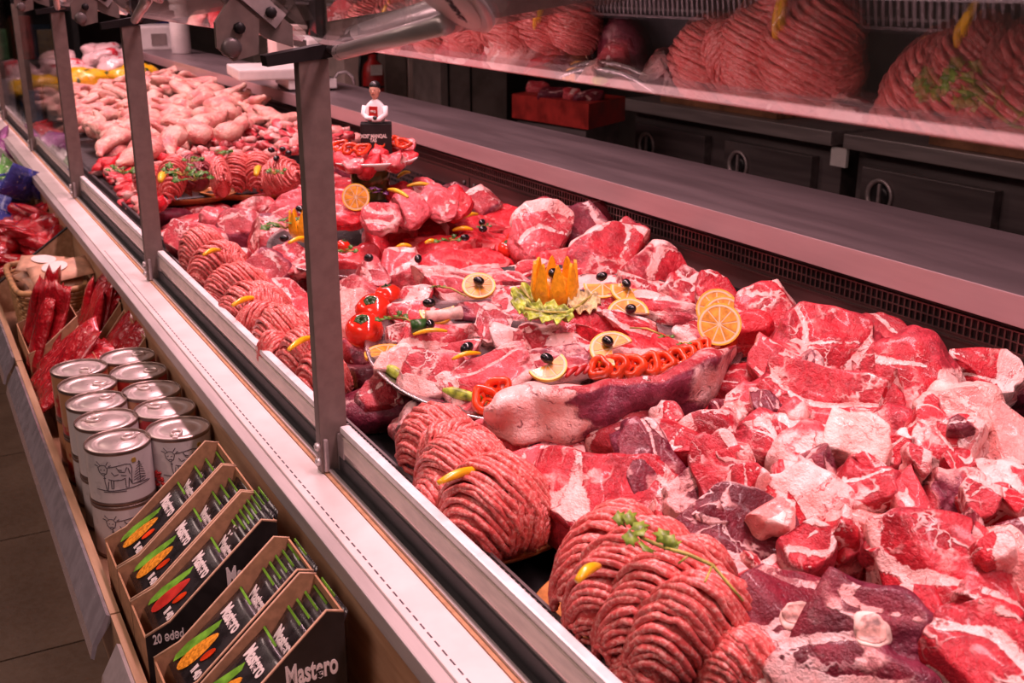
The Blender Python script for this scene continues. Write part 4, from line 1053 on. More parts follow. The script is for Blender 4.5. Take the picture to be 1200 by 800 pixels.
# lower tier
tc_ = Vector((.905, 2.155, 1.036))
t = empty('lower_tier', tc_); tag(t, 'low footed dish carrying draped red slices beneath the white plate', 'dish stand')
MB().lathe([(.085, 0), (.08, .006), (.045, .016), (.042, .045), (.10, .055), (.135, .062), (.138, .067), (.02, .066)], 40).build('dish', M['steel_dark'], t)
tier = [(404, 246, 40, 54, 80, 'pink slice draped over the lower tier beside the grey post'), (446, 252, 48, 40, 10, 'rounded pink slice draped below the purple basil'), (480, 246, 50, 44, -30, 'slice draped over the lower tier with a fatty tip'), (512, 236, 50, 36, -30, 'slice draped under the long lemon strip'),
        (500, 222, 46, 26, -20, 'slice lying beneath the topmost lemon strip'), (534, 232, 40, 40, -50, 'slice at the wall side of the lower tier'), (425, 226, 44, 26, 10, 'slice lying before the green pedestal'), (470, 226, 40, 24, 0, 'slice tucked beneath the purple basil')]
for (x, y, L, W, an, lb) in tier:
    cut_of(x, y, L, W, an, .03, 'rosy meat '+lb, 'veal' if L > 45 else 'fillet', .55, z=1.115 if y > 240 else 1.125, fat=.15, name='meat_slice', cat='meat slice', sides=0, top=.34, lump=.12)
# upper plate on a green pedestal
pc = Vector((.845, 2.16, 1.110))
t = empty('plate_stand', pc); tag(t, 'white plate raised on a green glass pedestal, heaped with red meat cubes', 'plate')
M['greenglass'] = plain('green_gold_glass', (.16, .12, .025, 1), .12, .35, .35, 30, coat=.5)
MB().lathe([(.030, 0), (.040, .004), (.041, .058), (.035, .066)], 28).build('pedestal', M['greenglass'], t)
MB().lathe([(.04, .064), (.075, .070), (.098, .084), (.101, .088), (.097, .0885), (.07, .077), (.02, .075)], 48).build('plate', M['porcelain'], t)
ptop = 1.196
cubes = [(396, 172), (408, 182), (421, 180), (415, 190), (436, 188), (450, 186), (466, 176), (458, 170), (474, 182), (478, 172), (470, 168), (427, 174), (392, 184), (446, 176), (402, 188), (466, 188)]
for i, (x, y) in enumerate(cubes):
    cut_of(x, y, 24+(i*7) % 10, 15+(i*5) % 6, (i*53) % 120-40, .030, 'small glossy red meat cube heaped on the white plate', 'fillet' if i % 3 else 'veal', .5, z=ptop+.006+(.012 if y < 178 else 0), fat=.2, name='meat_cube', cat='meat cube', group='red meat cubes on the white plate', sides=2, sub=3, top=.3)
for i, (x, y, an) in enumerate(((398, 168, 20), (410, 171, 25), (424, 172, 20), (446, 164, 60), (464, 163, -20), (472, 165, -10))):
    c = atz(x, y+3, ptop+.028); Mx, _, _ = img_frame(c, an, .8)
    o = link('pepper_ring', pr[i % 3], mw=Mx @ Matrix.Diagonal((1.25, .8, 1.0, 1))); tag(o, 'flattened red pepper ring leaning in the heap on the white plate', 'pepper ring', 'red pepper rings on the white plate')
# black block with the figurine
bc = Vector((.872, 2.185, 1.200)); rz = R(-24)
blk = empty('display_block', bc, (0, 0, rz)); tag(blk, 'black display block with white lettering standing on the white plate', 'sign block')
MB().box(-.032, .032, -.020, .020, 0, .064, bev=.0015).build('block', M['black'], blk)
def text_mesh(s, size, name, mat, bold=.0, sx=1.0, spacing=1.0):
    cu = bpy.data.curves.new(name, 'FONT'); cu.body = s; cu.size = size; cu.align_x = 'CENTER'; cu.align_y = 'CENTER'; cu.offset = bold; cu.extrude = .0003; cu.space_line = .8; cu.space_character = spacing
    o = bpy.data.objects.new(name, cu); COL.objects.link(o); dg = bpy.context.evaluated_depsgraph_get(); dg.update()
    me = bpy.data.meshes.new_from_object(o.evaluated_get(dg)); bpy.data.objects.remove(o); bpy.data.curves.remove(cu)
    if sx != 1.0: me.transform(Matrix.Diagonal((sx, 1, 1, 1)))
    me.materials.clear(); me.materials.append(mat); return me
link('lettering', text_mesh('"XOS" MANQAL\nTAS', .0105, 'lettering', M['print'], .0004, .75), None, blk, (-.006, -.0206, .034), (R(90), 0, 0))
link('sticker_text', text_mesh('KEMENT', .011, 'sticker_text', M['printdark'], 0, .8), None, None)
st_ = bpy.data.objects['sticker_text']; st_.parent = hA; st_.matrix_parent_inverse = Matrix.Translation(hA.location).inverted(); st_.matrix_basis = dmA @ Matrix.Translation((-.012, .006, -.0018)) @ Matrix.Rotation(R(205), 4, 'Z') @ Matrix.Rotation(R(180), 4, 'X')
fg = empty('butcher_figurine', bc+UP*.064, (0, 0, rz-.35)); tag(fg, 'small bust figurine with dark hair, white shirt and red apron, arms folded', 'figurine')
M['skinp'] = plain('figurine_skin', (.66, .36, .26, 1), .5, 0, .08, 90)
M['cloth'] = plain('figurine_white_cloth', (.78, .74, .74, 1), .7, 0, .05, 90)
def blob(parts):
    mb = MB()
    for p in parts: mb.ball(*p)
    return mb
# torso and head as one lathe-like body
V, Fc = ico(4); p = V.copy(); tors = p*np.array([.0225, .0125, .030]); tors[:, 2] += .020
tors[:, 0] *= 1-.35*sstep(.034, .052, tors[:, 2]); tors[:, 2] = np.maximum(tors[:, 2], 0)
arrm = arrmesh('shirt', tors, Fc); arrm.materials.append(M['cloth']); link('shirt', arrm, None, fg)
hd = MB().lathe([(.0055, .040), (.0055, .050), (.0075, .053), (.0098, .058), (.0108, .065), (.0105, .072), (.0085, .078), (.004, .0815), (.0005, .082)], 20)
hd.ball((0, -.0107, .0625), .0018, .0026, .0030, 8, 6); hd.ball((-.0108, 0, .064), .0015, .0025, .003, 8, 6); hd.ball((.0108, 0, .064), .0015, .0025, .003, 8, 6)
hd.build('head', M['skinp'], fg)
hr = arrmesh('hair', np.array([(x*.0118, y*.0118+.0014, z*.0105+.0745) for x, y, z in ico(3)[0]]), ico(3)[1]); hr.materials.append(M['black']); link('hair', hr, None, fg)
MB().ball((-.0038, -.0098, .0665), .0011, .0008, .0009, 8, 6).ball((.0038, -.0098, .0665), .0011, .0008, .0009, 8, 6).box(-.003, .003, -.0105, -.0095, .0572, .0580).build('face_marks', M['printdark'], fg)
MB().prism([(-.010, .004), (.010, .004), (.009, .034), (-.009, .034)], .0, .004, Matrix.Translation((0, -.0095, 0)) @ Matrix.Rotation(R(90), 4, 'X')).build('apron', M['red'], fg)
link('apron_lettering', text_mesh('BBQ', .006, 'apron_lettering', M['print'], .0003), None, fg, (0, -.0140, .024), (R(90), 0, 0))
MB().tube([(-.022, -.002, .034), (-.025, -.006, .018), (-.014, -.015, .010), (.004, -.018, .011)], [.006, .0055, .005, .0045], 10).build('arm', M['cloth'], fg)
MB().tube([(.022, -.002, .034), (.025, -.006, .018), (.014, -.016, .009), (.0, -.019, .008)], [.006, .0055, .005, .0045], 10).build('arm', M['cloth'], fg)
MB().ball((.006, -.019, .011), .0062, .0045, .0050, 10, 8).build('glove', M['black'], fg)
# garnish of this platter
def mf(x, y, h): return on_plane(MF, x, y, h)
for x, y, h, lb in ((533, 252, .05, 'black olive between two lemon pieces on the long red fillet'), (565, 262, .05, 'black olive on the long red fillet near the far rim'), (566, 270, .05, 'olive beside parsley on the flat fillet slice'), (545, 280, .05, 'black olive next to the lemon strip on red fillets'),
                    (432, 304, .06, 'black olive on the greyish pink squared chop'), (490, 305, .075, 'black olive on the corner of the squared pork chop'), (333, 281, .07, 'black olive on the dark red fillet by the grey post')):
    olive(mf(x, y, h), lb, None)
for a, b, lb, zz in (((515, 247), (524, 249), 'orange slice piece beside the olive on the long red fillet', .05), ((540, 256), (560, 251), 'lemon strip right of the olive on the long red fillet', .05), ((530, 270), (554, 269), 'flat lemon strip on the red fillet slices', .05), ((498, 285), (512, 284), 'short lemon strip before the parsley', .05), ((464, 290), (482, 289), 'orange pepper strip on the red fillets', .045), ((338, 285), (362, 279), 'yellow pepper strip on the dark red fillet', .07)):
    strip(0, 0, 0, 0, 0, lb, 'yellow', pos=(mf(*a, zz), mf(*b, zz)), wid=.0048)
for (x, y, lb) in ((526, 283, 'parsley sprig lying on the flat red fillets'), (568, 266, 'parsley leaf beside two olives'), (405, 296, 'parsley bunch with a pepper cut beside the grey post')):
    parsley(0, 0, 0, .024 if x < 540 else .014, lb, 9, None, mf(x, y, .05))
for (x, y, r, lb, h) in ((596, 292, 13, 'cherry tomato standing at the rim of the fillet platter', .04), (603, 281, 11, 'cherry tomato half hidden behind its twin', .04), (402, 289, 9, 'small red tomato in the parsley bunch', .05)):
    p = mf(x, y, h); tomato(p, r*mpp(p), lb, None)
strip(455, 222, 478, 231, 1.15, 'long lemon strip on the draped slices', 'lemon', wid=.0048); strip(477, 218, 505, 217, 1.145, 'topmost lemon strip above the draped slices', 'lemon', wid=.0045); strip(466, 208, 480, 202, 1.145, 'orange strip behind the green pedestal', 'lemon', wid=.0045)
Mx, _, _ = img_frame(atz(417, 231, 1.14), 0, .85); slice_at(Mx, 'whole lemon slice leaning on the draped slices', 'lemon')
parsley(440, 226, 1.14, .030, 'purple basil leaves before the green pedestal', 7, mat='basil')
# orange flower and parsley by the post
c2 = mf(356, 266, .055); carved_orange(0, 0, 36, 'small carved orange behind the grey post with a parsley bunch', pos=c2)
parsley(0, 0, 0, .040, 'big parsley bunch beside the small carved orange', 16, None, mf(336, 268, .05)); olive(mf(352, 247, .075), 'black olive on the small carved orange', None)
# ------------------------------------------------------------------ mince mounds further along the rail
c = atz(352, 440, .945); dish('mince_dish', (c.x+.03, c.y, .930), .135, .115, 'orange rimmed dish behind the first grey post', 'dish', M['terracotta'])
mince_mound('looped mince mound by the foot of the first grey post', [
    (300, 412, .985, 372, 392, 1.01, 56, .045, dict(skew=.38)), (330, 440, .98, 396, 420, 1.0, 58, .050, dict(skew=.34, n=28)),
    (348, 462, .97, 410, 446, .98, 50, .045, dict(skew=.3)), (310, 428, .98, 350, 430, .985, 40, .04, dict(skew=-.4))], 7, rad=.0033)
mince_mound('flat spread mince mound with an orange strip, between two other mounds', [
    (240, 352, .985, 318, 336, 1.005, 46, .040, dict(skew=.42)), (256, 378, .985, 342, 360, 1.005, 50, .045, dict(skew=.40, n=28)),
    (276, 396, .98, 350, 386, .995, 44, .040, dict(skew=-.36)), (290, 372, 1.0, 336, 372, 1.005, 40, .035, dict(skew=.3))], 8, rad=.0033)
mince_mound('ridged mince mound nearest the pale pink ham slice', [
    (214, 312, .99, 268, 290, 1.02, 44, .050, dict(skew=.2)), (222, 334, .985, 290, 308, 1.01, 44, .050, dict(skew=.24, n=28)), (250, 318, 1.0, 290, 322, 1.0, 34, .04, dict(skew=.3))], 9, rad=.0034)
for a, b, z, lb in (((513, 566), (566, 550), 1.058, 'yellow pepper strip on the looped mince mound'), ((676, 681), (702, 663), 1.075, 'yellow pepper strip between the first two twisted mince rolls'),
                    ((338, 410), (366, 395), 1.05, 'yellow pepper strip on the mound by the first grey post'), ((272, 358), (300, 349), 1.045, 'orange pepper strip on the flat spread mince mound'), ((238, 299), (258, 293), 1.06, 'orange pepper strip on the ridged mince mound')):
    strip(*a, *b, z, lb, wid=.0050)
# herb sprig over the nearest mince
hp = [atz(738, 612, 1.092), atz(752, 630, 1.102), atz(775, 640, 1.106), atz(808, 650, 1.106), atz(835, 662, 1.100), atz(852, 682, 1.090), atz(871, 704, 1.080)]
t = empty('herb_sprig', hp[2]); tag(t, 'long herb sprig with small leaves lying across the twisted mince rolls', 'herb')
MB().tube([p-hp[2] for p in hp], [.0012, .0016, .0018, .0018, .0016, .0013, .001], 7).tube([hp[4]-hp[2], atz(826, 682, 1.095)-hp[2]], .0010, 6).tube([hp[3]-hp[2], atz(795, 660, 1.10)-hp[2]], .0010, 6).build('stem', M['stem'], t)
rs = random.Random(3)
M['herb'] = plain('bright_herb', (.20, .30, .035, 1), .4, 0, .4, 90)
for (x, y) in ((736, 610), (748, 612), (744, 622), (750, 633), (760, 640), (768, 636), (778, 645), (783, 638), (756, 625)):
    l = MB(); p = atz(x, y, 1.104)-hp[2]; leaflet(l, p, Vector((rs.uniform(-1, .4), rs.uniform(-1, 1), .3)), Vector((-.3, -.7, 1)), .016); l.build('leaf', M['herb'], t)

# ------------------------------------------------------------------ shaped mince loaves beyond the second post
LF = [(168, 228, 186, 198, 22, 'first upright ridged mince loaf beyond the second grey post'), (194, 232, 214, 196, 24, 'tall ridged mince loaf topped by parsley'), (226, 222, 240, 200, 28, 'brownish liver coloured mince loaf beside the parsley'), (258, 226, 262, 208, 16, 'small round mince loaf beside the liver coloured one'),
      (272, 222, 290, 190, 26, 'ridged mince loaf with a lemon piece'), (298, 222, 312, 190, 26, 'second ridged mince loaf beside the lemon piece'), (318, 224, 350, 208, 26, 'low ridged mince loaf behind the first grey post')]
for i, (x0, y0, x1, y1, w_, lb) in enumerate(LF):
    t = mince_mound(lb, [(x0, y0, 1.015, x1, y1, 1.075, w_*1.25, .05, dict(skew=.14, n=22, wrap=125))], 40+i, 'shaped mince loaves', .0036)
M['mince_dark'] = plain('liver_mince', (.26, .045, .05, 1), .4, 0, .25, 160, coat=.15)
bpy.data.objects[[o.name for o in bpy.data.objects if o.get('label', '').startswith('brownish liver')][0]].children[0].data.materials[0] = M['mince_dark']
for nm, (x, y), rx, lb in (('mince_dish', (200, 232), .16, 'orange rimmed dish under the upright mince loaves'), ('mince_dish', (300, 226), .17, 'orange rimmed dish under the ridged mince loaves with lemon')):
    c = atz(x, y, .99); dish(nm, (c.x+.02, c.y+.02, .975), rx, .10, lb, 'dish', M['terracotta'], rz=R(-20))
strip(300, 205, 304, 196, 1.115, 'lemon piece between two ridged mince loaves', 'lemon', wid=.009); strip(188, 212, 192, 204, 1.10, 'lemon piece by the first upright mince loaf', 'lemon', wid=.010)
for (x, y, s, lb) in ((214, 206, .05, 'parsley on the upright mince loaves'), (228, 212, .045, 'parsley hanging over the liver coloured loaf'), (262, 183, .045, 'parsley tuft in the pink kebab heap'), (225, 190, .03, 'small parsley tuft behind the mince loaves'), (145, 204, .04, 'parsley tuft in the offal heap'), (322, 205, .03, 'parsley beside the low mince loaf')):
    parsley(x, y, 1.125 if y > 188 else 1.10, s*.8, lb, 10)
# ------------------------------------------------------------------ kebab bits
bits = [chunk_mesh('kebab_piece', M[m_], a, b, c, 700+i, [((.2, .1, 1), c*.3), ((1, .2, .1), a*.36)], 2, lump=.2, fat=.35) for i, (m_, a, b, c) in enumerate((('veal', .05, .035, .03), ('beef_fat', .045, .035, .032), ('veal', .06, .03, .03), ('fat', .045, .04, .03), ('fillet', .05, .035, .03)))]
rs = random.Random(21)
def scatter(meshes, name, label, cat, group, n, xr, yr, zf, tilt=.5, sc=(.85, 1.2)):
    # one piece per cell of a jittered grid, so that neighbours touch rather than sit inside each other
    w_, h_ = xr[1]-xr[0], yr[1]-yr[0]; nx = max(1, round(math.sqrt(n*w_/h_))); ny = max(1, round(n/nx))
    for i in range(nx*ny):
        x = xr[0]+w_*((i % nx)+.5+rs.uniform(-.4, .4)+.25*((i//nx) % 2))/nx; y = yr[0]+h_*((i//nx)+.5+rs.uniform(-.4, .4))/ny; x = min(x, xr[1]); o = link(name, rs.choice(meshes)); s = rs.uniform(*sc)
        o.location = (x, y, zf(x, y)+rs.uniform(-.012, .012)); o.rotation_euler = (rs.uniform(-tilt, tilt), rs.uniform(-tilt, tilt), rs.uniform(0, 6.28)); o.scale = (s, s, s)
        tag(o, label, cat, group)
hz = lambda x, y: .985+.147*(x-.45)
bt = MB().box(.49, 1.21, 3.0, 5.6, .930, .990, bev=.01).build('display_tray', M['black']); tag(bt, 'black display tray under the poultry and kebab heaps', 'tray')
scatter(bits[:4], 'kebab_piece', 'small pale pink kebab piece heaped before the chicken legs', 'meat piece', 'pink kebab pieces by the back panel', 150, (.72, 1.17), (3.02, 3.50), lambda x, y: hz(x, y)+.0+.03*math.sin((x-.7)*5))
scatter(bits[1:], 'offal_piece', 'small reddish offal piece heaped along the black tray edge', 'meat piece', 'reddish offal pieces along the tray edge', 110, (.50, .72), (3.06, 3.55), lambda x, y: hz(x, y)+.01+.02*math.sin((x-.45)*6))
for x, y in ((318, 177), (331, 176), (324, 187), (338, 181)):
    olive(atz(x, y, 1.115), 'black olive scattered on the pale kebab heap', 'olives on the kebab heap')
scatter(bits[1:], 'offal_piece', 'small reddish offal piece heaped along the black tray edge', 'meat piece', 'reddish offal pieces along the tray edge', 40, (.49, .545), (2.80, 3.1), lambda x, y: hz(x, y)+.012)
# ------------------------------------------------------------------ chicken
def leg_mesh(seed):
    rs_ = random.Random(seed); n, m = 26, 16; V = []; Fc = []
    bend = rs_.uniform(.5, .9)
    prof = [(0, .006), (.05, .030), (.13, .042), (.25, .047), (.36, .042), (.46, .033), (.55, .031), (.66, .032), (.76, .026), (.86, .017), (.93, .0125), (.97, .015), (1.0, .006)]
    px_ = [q[0] for q in prof]; pr_ = [q[1] for q in prof]
    for i in range(n+1):
        s = i/n; r = float(np.interp(s, px_, pr_)); a = bend*(s-.48) if s > .48 else -.25*(s-.48)
        cx = .21*s; cy = .30*a*.25*(s-.48 if s > .48 else .2)*2.2; cz = 0
        for k in range(m):
            t_ = 2*math.pi*k/m; V.append((cx, cy+r*math.cos(t_)*1.05, cz+r*math.sin(t_)*.78+.002*math.sin(5*t_+seed+s*9)))
    for i in range(n):
        for k in range(m): Fc.append((i*m+k, (i+1)*m+k, (i+1)*m+(k+1) % m, i*m+(k+1) % m))
    Fc.append(tuple(range(m))); Fc.append(tuple(n*m+k for k in range(m-1, -1, -1)))
    V = np.array(V); V[:, 0] -= .09; V = V+np.stack([wob(V, seed, 40)*.003, wob(V, seed+1, 60)*.0038, wob(V, seed+2, 60)*.0038], 1)
    me = arrmesh('chicken_drumstick', V, Fc); me.materials.append(M['chicken']); return me
legs = [leg_mesh(i) for i in range(4)]
scatter(legs, 'chicken_drumstick', 'raw chicken leg lying in the pale poultry heap', 'chicken leg', 'chicken legs in the poultry heap', 66, (.56, 1.12), (3.52, 4.45), lambda x, y: hz(x, y)+.025+.03*math.sin((y-3.5)*3.3), .45, (.72, .88))
wings = [chunk_mesh('chicken_piece', M['chicken'], a, b, c, 760+i, [], 3, lump=.22, box=2.2) for i, (a, b, c) in enumerate(((.12, .07, .05), (.10, .06, .045), (.14, .05, .045)))]
scatter(wings, 'chicken_piece', 'small raw chicken piece in the far poultry heap', 'chicken piece', 'chicken pieces in the far heap', 110, (.52, 1.16), (4.45, 5.62), lambda x, y: hz(x, y)+.02+.02*math.sin((y-4.4)*2.6), .5)
# specific chicken legs that stand out
for (x, y, an, lb) in ((268, 122, 15, 'plump chicken leg on top of the heap beside the back panel'), (245, 143, 22, 'chicken leg pointing down the heap beside the plump one'), (228, 152, -30, 'chicken leg leaning towards the second grey post'), (275, 150, 35, 'curved chicken leg beneath the top leg'), (200, 165, 60, 'short chicken leg by the second grey post'), (150, 150, 10, 'bluish skinned chicken leg in the middle of the heap'), (165, 178, 20, 'chicken leg at the foot of the heap'), (130, 165, 30, 'chicken leg above the offal heap')):
    c = heap(x, y, .065); Mx, _, _ = img_frame(c, an+180 if x < 230 else an, .25); o = link('chicken_drumstick', legs[x % 4], mw=Mx @ Matrix.Scale(.85, 4)); tag(o, lb, 'chicken leg')
# ------------------------------------------------------------------ bagged poultry at the far end
def film_mat(name, colA, colB, colC, sc, thr=.55):
    t = NT(name); p = t.objvec(); n1 = t.noise(p, sc, 2); n2 = t.noise(p, 70, 3)
    c = t.mix(t.rng(n1, thr, thr+.05), colA, colB); c = t.mix(t.rng(n2, .62, .70, 0, .8), c, colC)
    return t.done(Base_Color=c, Roughness=.14, Coat_Weight=.5, Coat_Roughness=.05, Normal=t.bump(n2, .7, .01))
M['ybag'] = film_mat('yellow_film_bag', (.80, .45, .01, 1), (.05, .09, .03, 1), (.75, .5, .35, 1), 9, .60)
M['wbag'] = film_mat('white_film_bag', (.74, .50, .50, 1), (.62, .04, .06, 1), (.85, .75, .75, 1), 10, .60)
def bag_mesh(seed, mat):
    p, Fc, at = chunk(.235, .17, .12, seed, [], 4, lump=.12, box=2.5, rough=.005); me = arrmesh('poultry_bag', p, Fc); me.materials.append(mat); return me
yb = [bag_mesh(801, M['ybag']), bag_mesh(802, M['ybag'])]; wb = [bag_mesh(811, M['wbag']), bag_mesh(812, M['wbag'])]
for i, (x, y, z) in enumerate(((.60, 5.78, 1.05), (.82, 5.74, 1.08), (1.04, 5.70, 1.09))):
    o = link('poultry_bag', yb[i % 2]); o.location = (x, y, z); o.rotation_euler = (0, 0, .3*i-.3); tag(o, 'yellow and green printed film bag of poultry', 'bag', 'yellow poultry bags')
for i in range(9):
    o = link('poultry_bag', wb[i % 2]); o.location = (.58+.22*(i % 3), 6.02+.27*(i//3), 1.05+.035*(i % 3)+.02*(i//3)); o.rotation_euler = (.1, 0, .7*i); tag(o, 'white and red printed clear film bag of poultry', 'bag', 'white film poultry bags')
# ================================================================== customer-side bins
M['rail'] = plain('grey_price_rail', (.34, .31, .34, 1), .22, .25, .10, 40, coat=.4)
M['clear'] = plain('milky_price_rail', (.42, .36, .36, 1), .15, .0, .08, 40, coat=.5)
LIPX = .150
def bin_unit(ya, yb, label, rails, divider=True):
    t = empty('shelf_bin', (.26, (ya+yb)/2, .66)); tag(t, label, 'shelf bin')
    kid(t, 'bottom_board', MB().box(LIPX, .366, ya+.002, yb-.002, .682, .700), M['wood'])
    kid(t, 'front_board', MB().box(LIPX-.006, LIPX+.006, ya+.002, yb-.002, .66, .776), M['wood'])
    if divider:
        kid(t, 'divider', MB().prism([(LIPX+.001, .700), (.3655, .700), (.3655, .915), (LIPX+.001, .765)], 0, .012, Matrix.Translation((0, yb-.002, 0)) @ Matrix.Rotation(R(90), 4, 'X')), M['wood'])
        kid(t, 'divider_edge', MB().prism([(LIPX+.001, .7652), (.3655, .9152), (.3655, .919), (LIPX+.001, .769)], -.001, .013, Matrix.Translation((0, yb-.002, 0)) @ Matrix.Rotation(R(90), 4, 'X')), M['black'])
    for (a, b, mt) in rails:
        # price rail: a shallow C section leaning outwards
        sec = [(LIPX-.006, .774), (LIPX-.011, .777), (LIPX-.032, .738), (LIPX-.036, .720), (LIPX-.032, .717), (LIPX-.026, .736), (LIPX-.007, .764)]
        v = [(x, a, z) for x, z in sec]+[(x, b, z) for x, z in sec]; n = len(sec)
        f = [tuple(range(n)), tuple(range(2*n-1, n-1, -1))]+[(i, n+i, n+(i+1) % n, (i+1) % n) for i in range(n)]
        kid(t, 'price_rail', MB().add(v, f), M[mt])
    return t
bin_unit(.20, 1.335, 'wooden bin holding the nearest black snack cartons, with a clear price rail', [(.30, 1.262, 'clear')], False)
bin_unit(1.335, 2.46, 'wooden bin holding the cans, with a long grey price rail', [(1.335, 2.425, 'rail')], False)
bin_unit(2.46, 3.16, 'wooden bin holding the wicker basket and red pouches', [(2.49, 3.10, 'rail')])
bin_unit(3.16, 4.2, 'wooden bin full of red sausage packs beyond the slanted divider', [(3.20, 4.1, 'rail')])
bin_unit(4.2, 6.2, 'far wooden bin with colourful packs', [(4.24, 6.1, 'rail')])

# ------------------------------------------------------------------ cans
CD, CH = .0985, .0895
def can_mat(red):
    t = NT('can_label_red' if red else 'can_label_white'); p = t.objvec(); n1 = t.noise(p, 16, 3); n2 = t.noise(p, 60, 3)
    c = t.mix(t.rng(n1, .56, .60, 0, .35), (.62, .57, .56, 1), (.36, .33, .34, 1))
    if red: c = t.mix(t.rng(n1, .46, .50), (.40, .02, .02, 1), (.50, .24, .12, 1))
    return t.done(Base_Color=t.mix(t.rng(n2, .6, .7, 0, .25), c, (.3, .26, .27, 1)), Roughness=.32, Coat_Weight=.3)
M['can_white'] = can_mat(False); M['can_red'] = can_mat(True)
M['tin'] = plain('tin_lid', (.78, .66, .63, 1), .36, .7, .06, 40)
M['tinrim'] = plain('dull_tin_rim', (.30, .22, .19, 1), .35, .8, .1, 60)
M['gold'] = plain('gold_seal_print', (.45, .28, .05, 1), .4, 0, .1, 60)
r = CD/2
lab_me = MB().lathe([(r*.985, .006), (r*.985, CH-.006)], 40, cap=False).mesh('label')
rim_me = MB().lathe([(r*.95, 0), (r*1.0, .001), (r*1.0, .005), (r*.985, .0065)], 40, cap=False).mesh('bottom_rim')
rim2_me = MB().lathe([(r*.985, CH-.0065), (r, CH-.005), (r*1.003, CH-.001), (r*.985, CH), (r*.955, CH-.001), (r*.95, CH-.004)], 40, cap=False).mesh('top_rim')
lid_me = MB().lathe([(r*.95, CH-.0045), (r*.88, CH-.0045), (r*.85, CH-.0030), (r*.70, CH-.0030), (r*.68, CH-.0038), (r*.52, CH-.0038), (r*.50, CH-.0030), (r*.02, CH-.0030)], 40, cap=False).mesh('lid')
tab_me = MB()
ringp = [(.0105*math.cos(a)+.021, .0080*math.sin(a), CH-.0008) for a in [2*math.pi*i/20 for i in range(21)]]
tab_me.tube(ringp, .0023, 6); tab_me.box(.030, .040, -.004, .004, CH-.0026, CH-.0006, bev=.0005); tab_me = tab_me.mesh('pull_tab')
for me, mt in ((rim_me, 'tinrim'), (rim2_me, 'tinrim'), (lid_me, 'tin'), (tab_me, 'tin')): me.materials.append(M[mt])
def strokes(lines, ang0, z0, sc, wid, name, mat):
    """ink strokes printed round the can: ink in drawing units mapped to the label cylinder"""
    mb = MB(); R_ = r*.985+.0002
    for ln in lines:
        pts = [Vector((R_*math.cos(ang0+x*sc/r), R_*math.sin(ang0+x*sc/r), z0+y*sc)) for x, y in ln]
        dense = []
        for a, b in zip(pts[:-1], pts[1:]):
            k = max(1, int((b-a).length/.004)); dense += [a.lerp(b, i/k) for i in range(k)]
        dense.append(pts[-1]); dense = [Vector((q.x*R_/math.hypot(q.x, q.y), q.y*R_/math.hypot(q.x, q.y), q.z)) for q in dense]
        mb.tube(dense, wid, 4, smooth=False)
    me = mb.mesh(name); me.materials.append(mat); return me
cow = [[(-10, 12), (-13, 10), (-12, 6), (-9, 3), (-6, 5), (-5, 9), (-7, 12), (-10, 12)], [(-11, 12), (-14, 15)], [(-6, 12), (-4, 15)], [(-13, 11), (-16, 12)], [(-4, 11), (-2, 12)],
       [(-5, 10), (2, 11), (9, 12), (13, 11), (14, 7), (13, 2), (13, -6)], [(-8, 3), (-8, -2), (-7, -9), (-6, -9), (-5, -2)], [(-5, 0), (-1, -1), (5, -1), (8, 0)], [(-3, -1), (-3, -8), (-1.5, -8), (-1, -1)],
       [(8, 0), (8, -8), (10, -8), (11, 0), (13, -6), (14, -6)], [(-11, 8), (-10, 8)], [(-8, 8), (-7, 8)], [(-10, 5), (-7, 5)], [(2, 10), (4, 6), (8, 5), (10, 9)], [(3, 8), (6, 7)], [(-2, 6), (0, 3), (3, 4)], [(-16, -9), (-4, -10), (12, -9), (30, -8)], [(-10, -11), (8, -11)],
       [(-9, 1), (-7, 1)], [(5, 3), (9, 2)], [(11, 8), (12, 3)]]
tree = [[(20, -7), (20.5, 12)]]+[[(20.3-w_, 10-2.2*i), (20.3, 11.6-2.2*i), (20.3+w_, 9.6-2.2*i)] for i, w_ in enumerate((1.4, 2.4, 3.2, 4.0, 4.6, 5.2, 5.6))]+[[(16, -6), (25, -5)], [(17, -4), (24, -3)], [(14, -6), (28, -7)]]
cow_me = strokes(cow, 0, .046, .0019, .00062, 'cow_drawing', M['printdark']); tree_me = strokes(tree, 0, .046, .0019, .00055, 'tree_drawing', M['printdark'])
seal_me = strokes([[(15, 15), (19, 15)], [(15, 14), (19, 14)], [(15.5, 13), (18.5, 13)], [(15.5, 16), (18.5, 16)]], 0, .046, .0018, .0011, 'seal', M['gold'])
rs = random.Random(8)
_lab = {}
def can(x, y, z, face, label, red=False, detail=True, tab=0.0, group=None):
    t = empty('food_can', (x, y, z), (0, 0, face)); tag(t, label, 'can', group)
    key = 'can_red' if red else 'can_white'
    if key not in _lab: me = lab_me.copy(); me.materials.append(M[key]); _lab[key] = me
    link('label', _lab[key], None, t); link('bottom_rim', rim_me, None, t); link('top_rim', rim2_me, None, t); l = link('lid', lid_me, None, t)
    o = link('pull_tab', tab_me, None, l); o.rotation_euler = (0, 0, tab-face)
    if detail and not red:
        for nm, me in (('cow_drawing', cow_me), ('tree_drawing', tree_me), ('seal', seal_me)): link(nm, me, None, t)
    if red and detail:
        for nm, me in (('cow_drawing', cow_me),): link(nm, me, None, t)
FC = R(-106)
